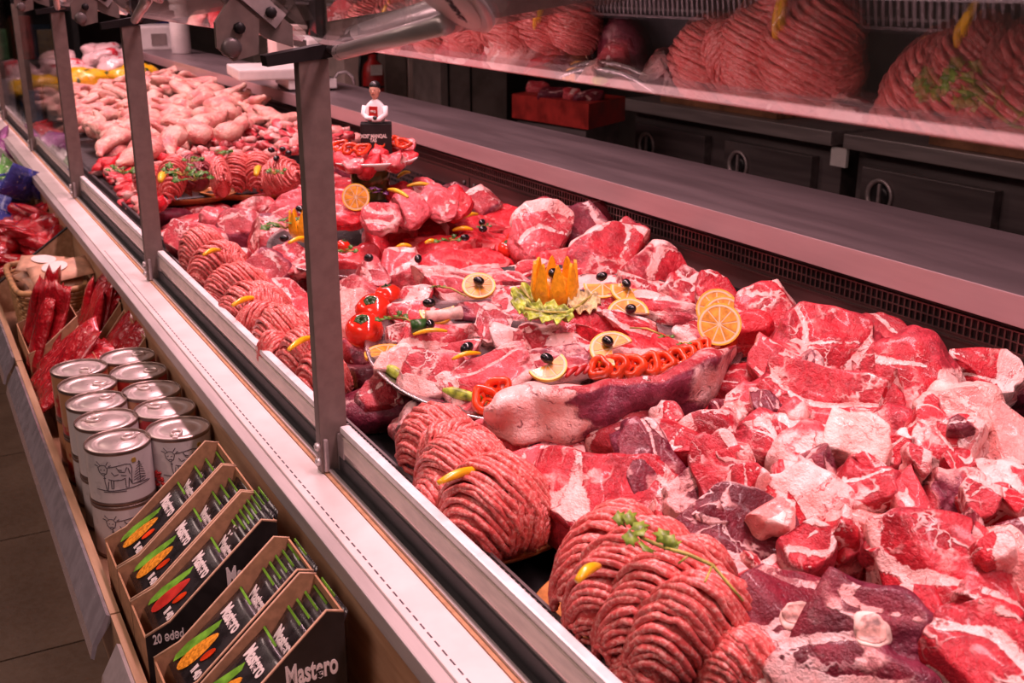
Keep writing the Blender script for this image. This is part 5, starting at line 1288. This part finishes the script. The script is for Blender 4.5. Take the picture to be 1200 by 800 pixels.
top_cans = [(.221, 1.661, 0, 'white cow label can at the lip next to the cartons, topmost of its stack', .5), (.221, 1.759, 0, 'white label can second from the cartons in the row along the lip', 2.6), (.221, 1.852, 0, 'white label can third from the cartons in the row along the lip', .6), (.221, 1.947, 1, 'brown label can fourth from the cartons in the row along the lip', -.4), (.221, 2.042, 1, 'brown label can beside the red pouches in the row along the lip', -1.2),
            (.314, 1.669, 0, 'white cow and red bush label can next to the cartons by the wooden panel', -1.9), (.314, 1.765, 1, 'can behind the red bush can by the wooden panel, tab to the aisle', 2.2), (.312, 1.861, 1, 'third can from the cartons by the wooden panel', 2.0), (.312, 1.972, 1, 'red meat picture can by the wooden panel', -.3), (.311, 2.068, 1, 'red topped can nearest the pouch carton by the wooden panel', .2)]
for i, (x, y, red, lb, tb) in enumerate(top_cans):
    can(x, y, .7005+CH, FC+(.10 if i == 5 else -.06+.15*i), lb, bool(red), i in (0, 1, 2, 5, 6), tb)
    if x < .3 or i == 5: can(x, y, .7005, FC-.1*i, 'lower white cow label can of the stack next to the cartons' if i == 0 else 'lower can carrying another can in the stack', bool(red), i in (0, 1, 5), tb, None if i == 0 else 'lower cans of the stacks')
bush = MB()
for k in range(26):
    a = FC-.72+rs.uniform(-.16, .16); z = .018+rs.uniform(-.010, .014); rr = r*.985+.0004
    bush.ball((.314+rr*math.cos(a), 1.669+rr*math.sin(a), .7005+CH+z), .0032, .0032, .0026, 6, 4)
bo = bush.mesh('red_bush_print'); bo.materials.append(M['red'])
cn = [o for o in bpy.data.objects if o.get('label', '').startswith('white cow and red bush')][0]
ob = link('red_bush_print', bo); ob.parent = cn; ob.matrix_parent_inverse = (Matrix.Translation(cn.location) @ Matrix.Rotation(FC+.10, 4, 'Z')).inverted()

# ------------------------------------------------------------------ black snack cartons with sachets
M['sachet'] = plain('black_sachet_film', (.020, .017, .018, 1), .28, 0, .3, 60, coat=.3)
M['corn'] = plain('corn_print', (.80, .30, .02, 1), .35, 0, .3, 260)
M['leafp'] = plain('leaf_print', (.16, .42, .03, 1), .35, 0, .25, 60)
M['chilli'] = plain('chilli_print', (.55, .03, .02, 1), .35, 0, .2, 40)
SW, SH = .074, .112
def pillow(w_, h_, t_):
    n, m = 8, 10; V = []; Fc = []
    for side in (1, -1):
        for j in range(m+1):
            for i in range(n+1):
                x = i/n*2-1; y = j/m*2-1
                V.append((x*w_/2, y*h_/2, side*(.0004+t_/2*(1-x**4)*(1-abs(y)**5))))
    N = (n+1)*(m+1)
    for s in range(2):
        for j in range(m):
            for i in range(n):
                a = s*N+j*(n+1)+i; f = (a, a+1, a+n+2, a+n+1); Fc.append(f if s == 0 else f[::-1])
    edge = [i for i in range(n+1)]+[j*(n+1)+n for j in range(1, m+1)]+[m*(n+1)+i for i in range(n-1, -1, -1)]+[j*(n+1) for j in range(m-1, 0, -1)]
    for a, b in zip(edge, edge[1:]+edge[:1]): Fc.append((b, a, N+a, N+b))
    return MB().add(V, Fc, True)
TS = .0085
film_me = pillow(SW, SH, TS).mesh('film'); film_me.materials.append(M['sachet'])
tm_ = text_mesh('Mastero', .0235, 'brand_lettering', M['print'], .0007, .60); tm2 = text_mesh('Mastero', .034, 'carton_lettering', M['print'], .0009, .50)
tm3 = text_mesh('20 ədəd', .017, 'count_lettering', M['print'], .0003, .62); tm4 = text_mesh('II 40', .014, 'flavour_lettering', M['print'], .0006, .8)
zt = TS/2+.0006
head_me = MB().box(-SW/2, SW*.05, SH/2-.0030, SH/2-.0005, -.0008, .0012).mesh('green_header'); head_me.materials.append(M['leafp'])
def veg(mat):
    m = MB(); n = 18
    m.add([(0, 0, .0012)]+[(.030*math.cos(6.283*i/n), .0105*math.sin(6.283*i/n)*(1-.25*math.cos(6.283*i/n)), 0) for i in range(n)], [(0, 1+i, 1+(i+1) % n) for i in range(n)], True); me = m.mesh('vegetable_picture'); me.materials.append(mat); return me
slc_me = MB().prism([(.011*math.cos(6.283*i/14), .0045*math.sin(6.283*i/14)) for i in range(14)], 0, .0005).mesh('slice_picture'); slc_me.materials.append(M['pepper'])
corn_me, chil_me = veg(M['corn']), veg(M['chilli'])
lf = MB().prism([(-.034, -.003), (-.01, -.009), (.03, -.007), (.036, .0), (.02, .003), (-.012, .008), (-.03, .004)], 0, .0004).mesh('leaf_picture'); lf.materials.append(M['leafp'])
blk_me = MB().box(-.018, .018, -.012, .010, 0, .0004).mesh('brand_panel'); blk_me.materials.append(M['print'])
def sachet(M4, label, kind='corn', full=True, group=None):
    t = empty('snack_sachet', mat=M4); tag(t, label, 'sachet', group)
    f = link('film', film_me, None, t); link('green_header', head_me, None, f)
    link('brand_lettering', tm_, None, f, (.0, .030, zt))
    if full:
        link('vegetable_picture', corn_me if kind == 'corn' else chil_me, None, f, (-.004, -.018, zt+.0004), (0, 0, R(75)))
        link('leaf_picture', lf, None, f, (-.021, -.014, zt-.0002), (0, 0, R(76)))
        link('slice_picture', slc_me, None, f, (.016, -.010, zt+.0002), (0, 0, R(70)))
        link('flavour_lettering', tm4, None, f, (.022, -.030, zt), (0, 0, 0))
    return t
X0, X1 = .164, .330
def carton(ya, yb, label, lean, label_s, kind='corn', txt=True, zlo=.815, zhi=.925, count=8, rz=0.0):
    cy = (ya+yb)/2; t = empty('snack_carton', ((X0+X1)/2, cy, .7006)); tag(t, label, 'carton')
    w_ = .0022
    prof = [(X0, .7008), (X1, .7008), (X1, zhi), (X1-.018, zhi+.006), (X0+.03, zlo+.012), (X0, zlo)]
    for y, nm in ((yb-w_, 'side_wall'), (ya, 'side_wall')):
        Mr = Matrix.Translation((0, y+w_, 0)) @ Matrix.Rotation(R(90), 4, 'X')
        s = kid(t, nm, MB().prism(prof, w_*.45, w_, Mr) if y == ya+0 and False else MB().prism(prof, 0, w_, Mr), M['card'])
        inner = prof
        # printed outer face
        off = (w_, w_+.0004) if y == ya else (-.0004, 0)
        sub(s, 'printed_face', MB().prism([(X0, .7008), (X1, .7008), (X1, zhi-.001), (X1-.018, zhi+.005), (X0+.03, zlo+.011), (X0, zlo-.001)], off[0], off[1], Mr), M['cardblack'])
        e = [(x, y+w_/2, z+.0004) for x, z in (prof[5], prof[4], prof[3], prof[2])]
        sub(s, 'cut_edge', MB().tube(e, .0013, 5), M['cardedge'])
        if y == ya and txt:
            link('carton_lettering', tm2, None, s, (X1-.038, ya-.0008, .866), (R(90), 0, 0)); link('count_lettering', tm3, None, s, (X0+.026, ya-.0008, .808), (R(90), 0, 0))
    kid(t, 'back_wall', MB().box(X1-w_, X1, ya+w_, yb-w_, .7008, zhi), M['card'])
    kid(t, 'front_wall', MB().box(X0, X0+w_, ya+w_, yb-w_, .7008, zlo-.004), M['card'])
    kid(t, 'base', MB().box(X0+w_, X1-w_, ya+w_, yb-w_, .7008, .703), M['card'])
    # the sachets stand in a file; the first leans back and shows its face
    sc = (yb-ya-.010)/SW
    for i in range(count):
        if i == 0: x = X0+.060; z = .842; tau = 40
        else: x = X0+.098+.0095*(i-1)*(7/(count-1)); z = .846+.004*i; tau = 50+lean*i/count*28
        tau = R(tau); yv = Vector((math.cos(tau), 0, math.sin(tau))); xv = Vector((0, -1, 0))
        if i: yv = (yv+Vector((0, .06*math.sin(i*2.1), 0))).normalized()
        M4 = frame((x, cy+.0015*math.sin(i*3), z), xv, xv.cross(yv)) @ Matrix.Scale(sc, 4)
        sachet(M4, ('front black sachet with '+('a yellow corn cob' if kind == 'corn' else 'a red chilli')+' picture in ' if i == 0 else 'black sachet filed upright in ')+label_s, kind, i < 2, None if i == 0 else 'sachets in '+label_s)
    return t
carton(1.381, 1.470, 'open black snack carton beside the cans', 1.0, 'the carton beside the cans', txt=False, count=4)
carton(1.289, 1.378, 'open black snack carton in the middle of the group of three', 1.0, 'the middle carton of three', txt=False, count=5)
carton(1.197, 1.286, 'open black snack carton marked with its count, next to the gap', 1.1, 'the carton next to the gap', 'chilli', count=9)
carton(1.062, 1.150, 'torn edged black snack carton across the gap', .9, 'the carton across the gap', count=7)
carton(.968, 1.056, 'black snack carton with large white lettering on its outer side', .8, 'the large lettering carton', count=6)
# second file in the nearest carton stands forward of the first
# ------------------------------------------------------------------ wicker basket with paper packs
bk = empty('wicker_basket', (.264, 2.91, .7005)); tag(bk, 'square wicker basket holding beige paper packs', 'basket')
M['wicker'] = plain('wicker_cane', (.42, .22, .09, 1), .55, 0, .3, 60, bump=.3)
bw, bl, bh = .156, .33, .140
def rrect(k, z, ph=0.0, amp=.0, n=60):
    out = []
    for i in range(n+1):
        a = 2*math.pi*i/n; c, s = math.cos(a), math.sin(a); q = (abs(c)**6+abs(s)**6)**(-1/6); w_ = 1+amp*math.cos(i*math.pi+ph)
        out.append((.5*bw*k*c*q*w_, .5*bl*k*s*q*w_, z))
    return out
for j in range(16):
    k = .86+.14*j/15; MB().tube(rrect(k, .006+j*.0082, j*math.pi, .016), .0042, 6, cap=False).build('cane_row', M['wicker'], bk)
MB().tube(rrect(1.03, bh+.004), .0075, 8, cap=False).build('rim', M['wicker'], bk)
st2 = MB()
for i in range(0, 60, 2):
    a = rrect(.86, .004)[i]; b = rrect(1.0, bh)[i]; st2.tube([a, b], .0028, 5)
st2.build('stakes', M['wicker'], bk); MB().box(-.06, .06, -.13, .13, .001, .006).build('bottom', M['wicker'], bk)
M['paper'] = plain('beige_paper_pack', (.56, .31, .20, 1), .5, 0, .2, 30, bump=.2)
pk = pillow(.10, .14, .024).mesh('pack'); pk.materials.append(M['paper']); plab = MB().prism([(.022*math.cos(a)*1.2, .03*math.sin(a), ) for a in [6.283*i/16 for i in range(16)]], 0, .0006).mesh('pack_label'); plab.materials.append(M['print'])
for i, (x, y, z, rx, ry, rzz) in enumerate(((.262, 2.98, .800, .1, -.1, .1), (.27, 2.84, .815, -.1, -.15, 1.6), (.262, 2.95, .832, .1, -.12, .4), (.285, 2.83, .846, -.05, -.2, 1.75), (.280, 2.97, .858, .12, -.15, 1.3), (.292, 2.83, .872, -.12, -.25, 1.62))):
    o = link('paper_pack', pk); o.location = (x, y, z); o.rotation_euler = (rx, ry, rzz); link('pack_label', plab, None, o, (0, .01, .0145))
    tag(o, ('beige paper pack at the bottom of the basket', 'beige paper pack low in the basket', 'beige paper pack in the middle of the basket pile', 'beige paper pack under the top one', 'tilted beige paper pack on the basket pile', 'topmost beige paper pack with a white label on the basket')[i], 'pack')
# ------------------------------------------------------------------ red pouches in cut cartons
M['pouch'] = film_mat('red_foil_pouch', (.36, .008, .015, 1), (.48, .02, .028, 1), (.22, .008, .010, 1), 20, .5)
po = pillow(.068, .165, .024).mesh('pouch_film'); po.materials.append(M['pouch'])
bdg = MB().lathe([(.011, 0), (.011, .001)], 12).mesh('badge'); bdg.materials.append(M['cucumber']); bdt = MB().box(-.008, .008, -.004, .004, 0, .0006).mesh('badge_panel'); bdt.materials.append(M['print'])
def pouch_carton(xa, xb, ya, yb, zl, zh, label, n, lab_p, seed, tilt=62):
    t = empty('pouch_carton', ((xa+xb)/2, (ya+yb)/2, .7006)); tag(t, label, 'carton'); w_ = .0022
    pf = [(xa, .7008), (xb, .7008), (xb, zh), (xa+.3*(xb-xa), zl+.012), (xa, zl)]
    for y in (ya+w_, yb):
        s = kid(t, 'side_wall', MB().prism(pf, 0, w_, Matrix.Translation((0, y, 0)) @ Matrix.Rotation(R(90), 4, 'X')), M['card'])
        sub(s, 'cut_edge', MB().tube([(x, y-w_/2, z) for x, z in (pf[4], pf[3], pf[2])], .0013, 5), M['cardedge'])
    kid(t, 'back_wall', MB().box(xb-w_, xb, ya+w_, yb-w_, .7008, zh), M['card']); kid(t, 'front_wall', MB().box(xa, xa+w_, ya+w_, yb-w_, .7008, zl), M['card'])
    rr = random.Random(seed)
    for i in range(n):
        x = xa+.03+(xb-xa-.06)*((i*.37) % 1.0); y = ya+.03+(yb-ya-.06)*((i*.618) % 1.0); ta = R(tilt+rr.uniform(-9, 12)); yv = Vector((math.cos(ta), rr.uniform(-.25, .25), math.sin(ta))).normalized(); xv = Vector((rr.uniform(-.3, .3), -1, 0))
        zc = .735+.075*math.sin(ta)+.055*(x-xa)/(xb-xa)
        o = link('red_pouch', po); o.matrix_world = frame((x, y, zc), xv-yv*xv.dot(yv), (xv-yv*xv.dot(yv)).cross(yv)); tag(o, lab_p, 'pouch', 'pouches in the '+label)
        b = link('badge', bdg, None, o, (0, .045, .0078)); link('badge_panel', bdt, None, b, (0, 0, .0012)); 
pouch_carton(.170, .275, 2.45, 2.70, .79, .86, 'cut carton packed with red pouches before the basket', 18, 'dark red foil pouch standing in the carton before the basket', 1, 74)
pouch_carton(.280, .362, 2.42, 2.66, .80, .885, 'raised carton of red pouches against the wooden panel', 13, 'dark red foil pouch in the raised carton against the wooden panel', 2, 60)
pouch_carton(.185, .270, 2.17, 2.41, .77, .85, 'carton of red pouches next to the brown cans', 11, 'bright red foil pouch in the carton next to the brown cans', 3, 42)
pouch_carton(.275, .362, 2.16, 2.38, .79, .88, 'half empty carton of red pouches behind the cans', 9, 'bright red foil pouch in the half empty carton behind the cans', 4, 42)
# ------------------------------------------------------------------ packs in the far bins
saus = MB()
saus.tube([(-.07, 0, 0), (-.065, 0, 0), (-.05, 0, 0), (.05, 0, 0), (.065, 0, 0), (.07, 0, 0)], [.003, .014, .019, .019, .014, .003], 12); saus = saus.mesh('sausage_pack'); saus.materials.append(M['pouch'])
rs = random.Random(31)
scatter([saus, po], 'sausage_pack', 'dark red sausage pack piled beyond the slanted divider', 'sausage pack', 'sausage packs beyond the divider', 60, (.18, .345), (3.24, 3.80), lambda x, y: .76+.35*(x-.16)+.03, .5, (.9, 1.15))
for i, (col, lb) in enumerate((((.05, .06, .35, 1), 'blue printed snack pack in the far bin'), ((.10, .30, .06, 1), 'green printed snack pack in the far bin'), ((.55, .5, .5, 1), 'white printed snack pack in the far bin'), ((.35, .10, .30, 1), 'mauve printed snack pack in the far bin'), ((.40, .01, .02, 1), 'deep red sausage bundle in the far bin'))):
    mt = film_mat('pack_film_%d' % i, col, tuple(min(1, c*1.8) for c in col[:3])+(1,), (.7, .6, .6, 1), 14, .6); me = pillow(.11, .17, .04).mesh('snack_pack'); me.materials.append(mt)
    scatter([me], 'snack_pack', lb, 'snack pack', lb+'s', 7, (.19, .335), (3.75+.28*i, 4.1+.28*i), lambda x, y: .80+.45*(x-.16)+rs.uniform(0, .06), 1.0, (.8, 1.0))
# ================================================================== behind the counter
M['red_block'] = plain('red_cutting_block', (.36, .022, .016, 1), .5, 0, .25, 14, bump=.1)
M['woodboard'] = plain('wooden_board', (.28, .12, .06, 1), .5, 0, .25, 12, stretch=(6, 1, 1))
def table(ya, yb, label, board):
    t = empty('work_table', (3.45, (ya+yb)/2, 0)); tag(t, label, 'work table')
    kid(t, 'top', MB().box(3.08, 3.85, ya, yb, .945, 1.0, bev=.004), M['steel'])
    kid(t, 'body', MB().box(3.16, 3.82, ya+.01, yb-.01, .10, .945), M['steel_dark'])
    n = 2; w_ = (yb-ya-.06)/n
    for i in range(n):
        a = ya+.03+i*w_; b = a+w_-.02
        dr = kid(t, 'door', MB().box(3.118, 3.159, a+.10, b-.02, .14, .885, bev=.004), M['steel_dark'])
        yk = b-.12
        Mr = Matrix.Translation((3.118, yk, .79)) @ Matrix.Rotation(R(-90), 4, 'Y')
        sub(dr, 'ring_handle', MB().lathe([(.060, 0), (.064, .004), (.064, .010), (.056, .012), (.051, .008), (.049, .001)], 28, Mr, cap=False), M['steel'])
        sub(dr, 'handle_cup', MB().lathe([(.050, .0015), (.02, .0025)], 24, Mr), M['black'])
        sub(dr, 'handle_grip', MB().box(3.106, 3.117, yk-.006, yk+.006, .745, .835, bev=.002), M['steel'])
    for y in (ya+.02, yb-.06):
        kid(t, 'foot', MB().box(3.2, 3.26, y, y+.04, .002, .10), M['steel_dark'])
    return t
table(3.125, 4.53, 'dark steel work table with round handles beside the red cutting block', True)
table(1.55, 3.06, 'dark steel work table with ring handles opposite the near beef heap', True)
q = atx(984, 184, 3.112); o = MB().box(3.105, 3.118, q.y-.04, q.y+.04, q.z-.035, q.z+.035).build('wall_socket', M['white']); tag(o, 'small square white sticker plate on the work table edge', 'plate')
o = MB().box(3.12, 3.6, 1.7, 2.7, 1.001, 1.04, bev=.004).build('cutting_board', M['woodboard']); tag(o, 'brown wooden cutting board on the nearer work table', 'cutting board')
o = MB().box(3.14, 3.6, 3.5, 4.3, 1.001, 1.03, bev=.004).build('cutting_board', M['woodboard']); tag(o, 'brown wooden board on the work table beside the red block', 'cutting board')
# red block on its stand
A = atz(600, 110, 1.05); B = atz(690, 122, 1.05); C_ = atz(733, 113, 1.05); D = A+(C_-B)
def quad(mb, pts, z0, z1, grow=0.0):
    c = (pts[0]+pts[1]+pts[2]+pts[3])/4; v = [((p-c)*(1+grow)+c) for p in pts]
    vv = [(p.x, p.y, z0) for p in v]+[(p.x, p.y, z1) for p in v]
    mb.add(vv, [(3, 2, 1, 0), (4, 5, 6, 7), (0, 1, 5, 4), (1, 2, 6, 5), (2, 3, 7, 6), (3, 0, 4, 7)]); return mb
zb = aty(690, 152, B.y).z
t = empty('butcher_block', ((A.x+C_.x)/2, (A.y+C_.y)/2, 0)); tag(t, 'thick red plastic butcher block on a dark stand', 'butcher block')
kid(t, 'block', quad(MB(), [A, B, C_, D], zb, 1.05), M['red_block'])
kid(t, 'stand', quad(MB(), [A, B, C_, D], .03, zb-.001, -.10), M['steel_dark'])
cz = (A+B+C_+D)/4
for nm, (px, py), L, W, mt, lb in (('meat_chunk', (645, 104), 34, 14, 'beef_dark', 'dark tray-like beef chunk on the red block'), ('meat_chunk', (670, 106), 20, 16, 'veal', 'pale meat chunk on the red block'), ('meat_chunk', (692, 108), 34, 12, 'beef_dark', 'dark beef end on the red block near its corner'), ('meat_chunk', (630, 98), 26, 12, 'veal', 'pink meat strip on the red block')):
    cut_of(px, py, L, W, 5, .08, lb, mt, .3, z=1.085, sub=3, name=nm, cat='meat', sides=0)
# fire extinguisher, pillars and tall cabinets at the far end
fx = aty(437, 90, 6.5)
t = empty('fire_extinguisher', (fx.x, 6.5, .45)); tag(t, 'red fire extinguisher with a white label beside the pale pillar', 'fire extinguisher')
MB().lathe([(.05, 0), (.066, .01), (.068, .03), (.068, .55), (.055, .60), (.025, .63), (.025, .66)], 24).build('cylinder', M['red'], t)
MB().lathe([(.0685, .46), (.0685, .475)], 24, cap=False).build('band', M['black'], t)
MB().box(-.04, .035, -.0695, -.066, .56-.02, .62-.02).build('sticker', M['print'], t)
MB().tube([(-.02, 0, .66), (-.07, 0, .68), (-.085, 0, .55), (-.080, 0, .30)], .010, 8).build('hose', M['black'], t); MB().box(-.03, .04, -.015, .015, .66, .70, bev=.005).build('valve', M['black'], t)
MB().box(-.06, .06, -.06, .06, -.448, 0).build('pedestal', M['blackmetal'], t)
def slab(name, pxa, pxb, Y, z0, z1, mat, label, cat, dep=.3, kids=()):
    a = aty(pxa, 100, Y); b = aty(pxb, 100, Y); t = empty(name, ((a.x+b.x)/2, Y+dep/2, z0)); tag(t, label, cat)
    kid(t, 'body', MB().box(a.x, b.x, Y, Y+dep, z0, z1, bev=.004), mat)
    for k in kids:
        x = a.x+(b.x-a.x)*k; kid(t, 'door_gap', MB().box(x-.006, x+.006, Y-.003, Y+.001, z0+.02, z1-.02), M['black'])
    return t
M['palewall'] = plain('pale_column_paint', (.80, .60, .55, 1), .7, 0, .1, 9); M['olivep'] = plain('olive_cabinet', (.24, .19, .165, 1), .55, 0, .15, 9); M['greyp'] = plain('grey_cabinet', (.27, .22, .205, 1), .5, .1, .15, 9)
slab('pillar', 404, 422, 6.7, 0, 3.28, M['palewall'], 'pale pink pillar behind the fire extinguisher', 'pillar')
slab('tall_cabinet', 452, 477, 6.6, .002, 2.0, M['olivep'], 'olive brown tall cabinet beside the fire extinguisher', 'cabinet', .12)
slab('tiled_pillar', 479, 501, 6.6, 0, 3.28, M['palewall'], 'pale tiled pillar between two tall cabinets', 'pillar', .2)
slab('tall_cabinet', 516, 594, 6.1, .002, 2.0, M['greyp'], 'wide dark grey tall cabinet behind the back shelf', 'cabinet', .4, (.12, .45))
slab('tall_cabinet', 300, 384, 7.2, .002, 2.1, M['olivep'], 'dim olive tall cabinet at the far end', 'cabinet', .4)
# ------------------------------------------------------------------ things on the back shelf
sc = empty('weighing_scale', (1.26, 3.98, 1.173)); tag(sc, 'white weighing scale with overhanging platform and label on the back shelf', 'scale')
Ms = Matrix.Translation((1.20, 3.98, 0)) @ Matrix.Rotation(R(-8), 4, 'Z')
kid(sc, 'platform', MB().box(-.14, .17, -.16, .16, 1.215, 1.252, Ms, bev=.006), M['white']); kid(sc, 'body', MB().box(.03, .20, -.15, .15, 1.180, 1.214, Ms, bev=.004), M['white'])
for x, y in ((.05, -.13), (.05, .13), (.17, -.13), (.17, .13)): kid(sc, 'foot', MB().lathe([(.014, 1.1722), (.012, 1.18)], 10, Ms @ Matrix.Translation((x, y, 0))), M['black'])
kid(sc, 'display_housing', MB().box(.10, .16, -.17, .11, 1.254, 1.35, Ms, bev=.008), M['white']); kid(sc, 'display_window', MB().box(.096, .10, -.15, .09, 1.315, 1.345, Ms), M['black']); kid(sc, 'paper_label', MB().box(.097, .10, -.14, .02, 1.262, 1.308, Ms), M['print'])
b2 = empty('card_box', (1.38, 4.36, 1.173)); tag(b2, 'beige box standing behind the weighing scale', 'box')
kid(b2, 'box', MB().box(1.32, 1.44, 4.30, 4.42, 1.1725, 1.36, bev=.003), M['palewall']); kid(b2, 'lid', MB().box(1.316, 1.444, 4.296, 4.424, 1.36, 1.375), M['palewall'])
p = atz(400, 104, 1.172); hd = empty('wire_handle', p); tag(hd, 'small bent steel loop standing on the back shelf', 'hook')
MB().tube([(-.035, .0, 0), (-.03, 0, .03), (-.01, 0, .055), (.02, 0, .058), (.045, 0, .04), (.05, 0, .012)], .006, 8).build('loop', M['alu'], hd); MB().lathe([(.014, 0), (.010, .006)], 12, Matrix.Translation((-.035, 0, 0))).build('base', M['alu'], hd)
# far end: second scale and jar on the shelf
sc2 = empty('weighing_scale', (1.30, 6.55, 1.173)); tag(sc2, 'far white weighing scale with a grey window', 'scale')
kid(sc2, 'body', MB().box(1.22, 1.46, 6.45, 6.80, 1.1725, 1.30, bev=.01), M['white']); kid(sc2, 'window', MB().box(1.28, 1.36, 6.444, 6.45, 1.20, 1.26), M['greyp'])
jr = empty('white_jar', (1.36, 6.10, 1.173)); tag(jr, 'tall white plastic jar on the far back shelf', 'jar')
MB().lathe([(.045, 0), (.05, .004), (.05, .20), (.042, .22), (.042, .25)], 20).build('body', M['white'], jr); MB().lathe([(.045, .25), (.045, .275), (.02, .28)], 20).build('cap', M['white'], jr)
M['bluep'] = plain('blue_sack_film', (.03, .045, .35, 1), .35, 0, .3, 12, bump=.4)
for i, (px, py) in enumerate(((172, 42), (192, 46))):
    c = aty(px, py, 7.9); me = chunk_mesh('blue_sack', M['bluep'], .14, .20, .42, 950+i, [], 3, lump=.12)
    o = link('blue_sack', me); o.location = (c.x+(.02 if i else -.04), 7.9, c.z-.08); tag(o, ('left standing blue sack by the far pillar', 'slumped blue sack beside the standing one')[i].replace('left standing', 'upright'), 'sack')
o = MB().box(1.35, 2.3, 7.70, 8.1, .002, .88, bev=.004).build('low_cabinet', M['greyp']); tag(o, 'low dark cabinet carrying the blue sacks', 'cabinet')
# ------------------------------------------------------------------ dim shop shelves beyond the counter end
M['shelfp'] = plain('dim_shop_shelf', (.10, .09, .10, 1), .6, 0, .15, 9)
shp = empty('shop_shelf', (-.2, 8.6, 0)); tag(shp, 'dim shop shelving with packed goods beyond the counter', 'shelving')
kid(shp, 'back_board', MB().box(-2.4, 1.2, 8.98, 9.02, .002, 2.3), M['shelfp'])
for x in (-2.4, -1.2, 0, 1.16): kid(shp, 'upright', MB().box(x, x+.04, 8.5, 8.98, .002, 2.3), M['shelfp'])
for z in (.12, .55, .98, 1.41, 1.84): kid(shp, 'shelf_board', MB().box(-2.4, 1.2, 8.5, 8.98, z, z+.03), M['shelfp'])
pcs = [(.30, .28, .34), (.05, .16, .30), (.35, .03, .03), (.05, .22, .08), (.5, .45, .45), (.25, .16, .06)]
rs = random.Random(77); pm = [plain('goods_%d' % i, c+(1,), .4, 0, .3, 12) for i, c in enumerate(pcs)]
box_me = []
for i in range(6):
    me = MB().box(-.07, .07, -.05, .05, 0, .24, bev=.008).mesh('goods_pack'); me.materials.append(pm[i]); box_me.append(me)
nm_ = ['grey', 'blue', 'red', 'green', 'white', 'brown']
for z in (.58, 1.01, 1.44, 1.87):
    for k in range(21):
        i = rs.randrange(6); o = link('goods_pack', box_me[i]); o.location = (-2.28+.162*k, 8.62, z+.001); s = rs.uniform(.8, 1.35); o.scale = (.95, 1, s)
        tag(o, nm_[i]+' pack standing in the dim shop shelving', 'pack', nm_[i]+' packs in the dim shelving')
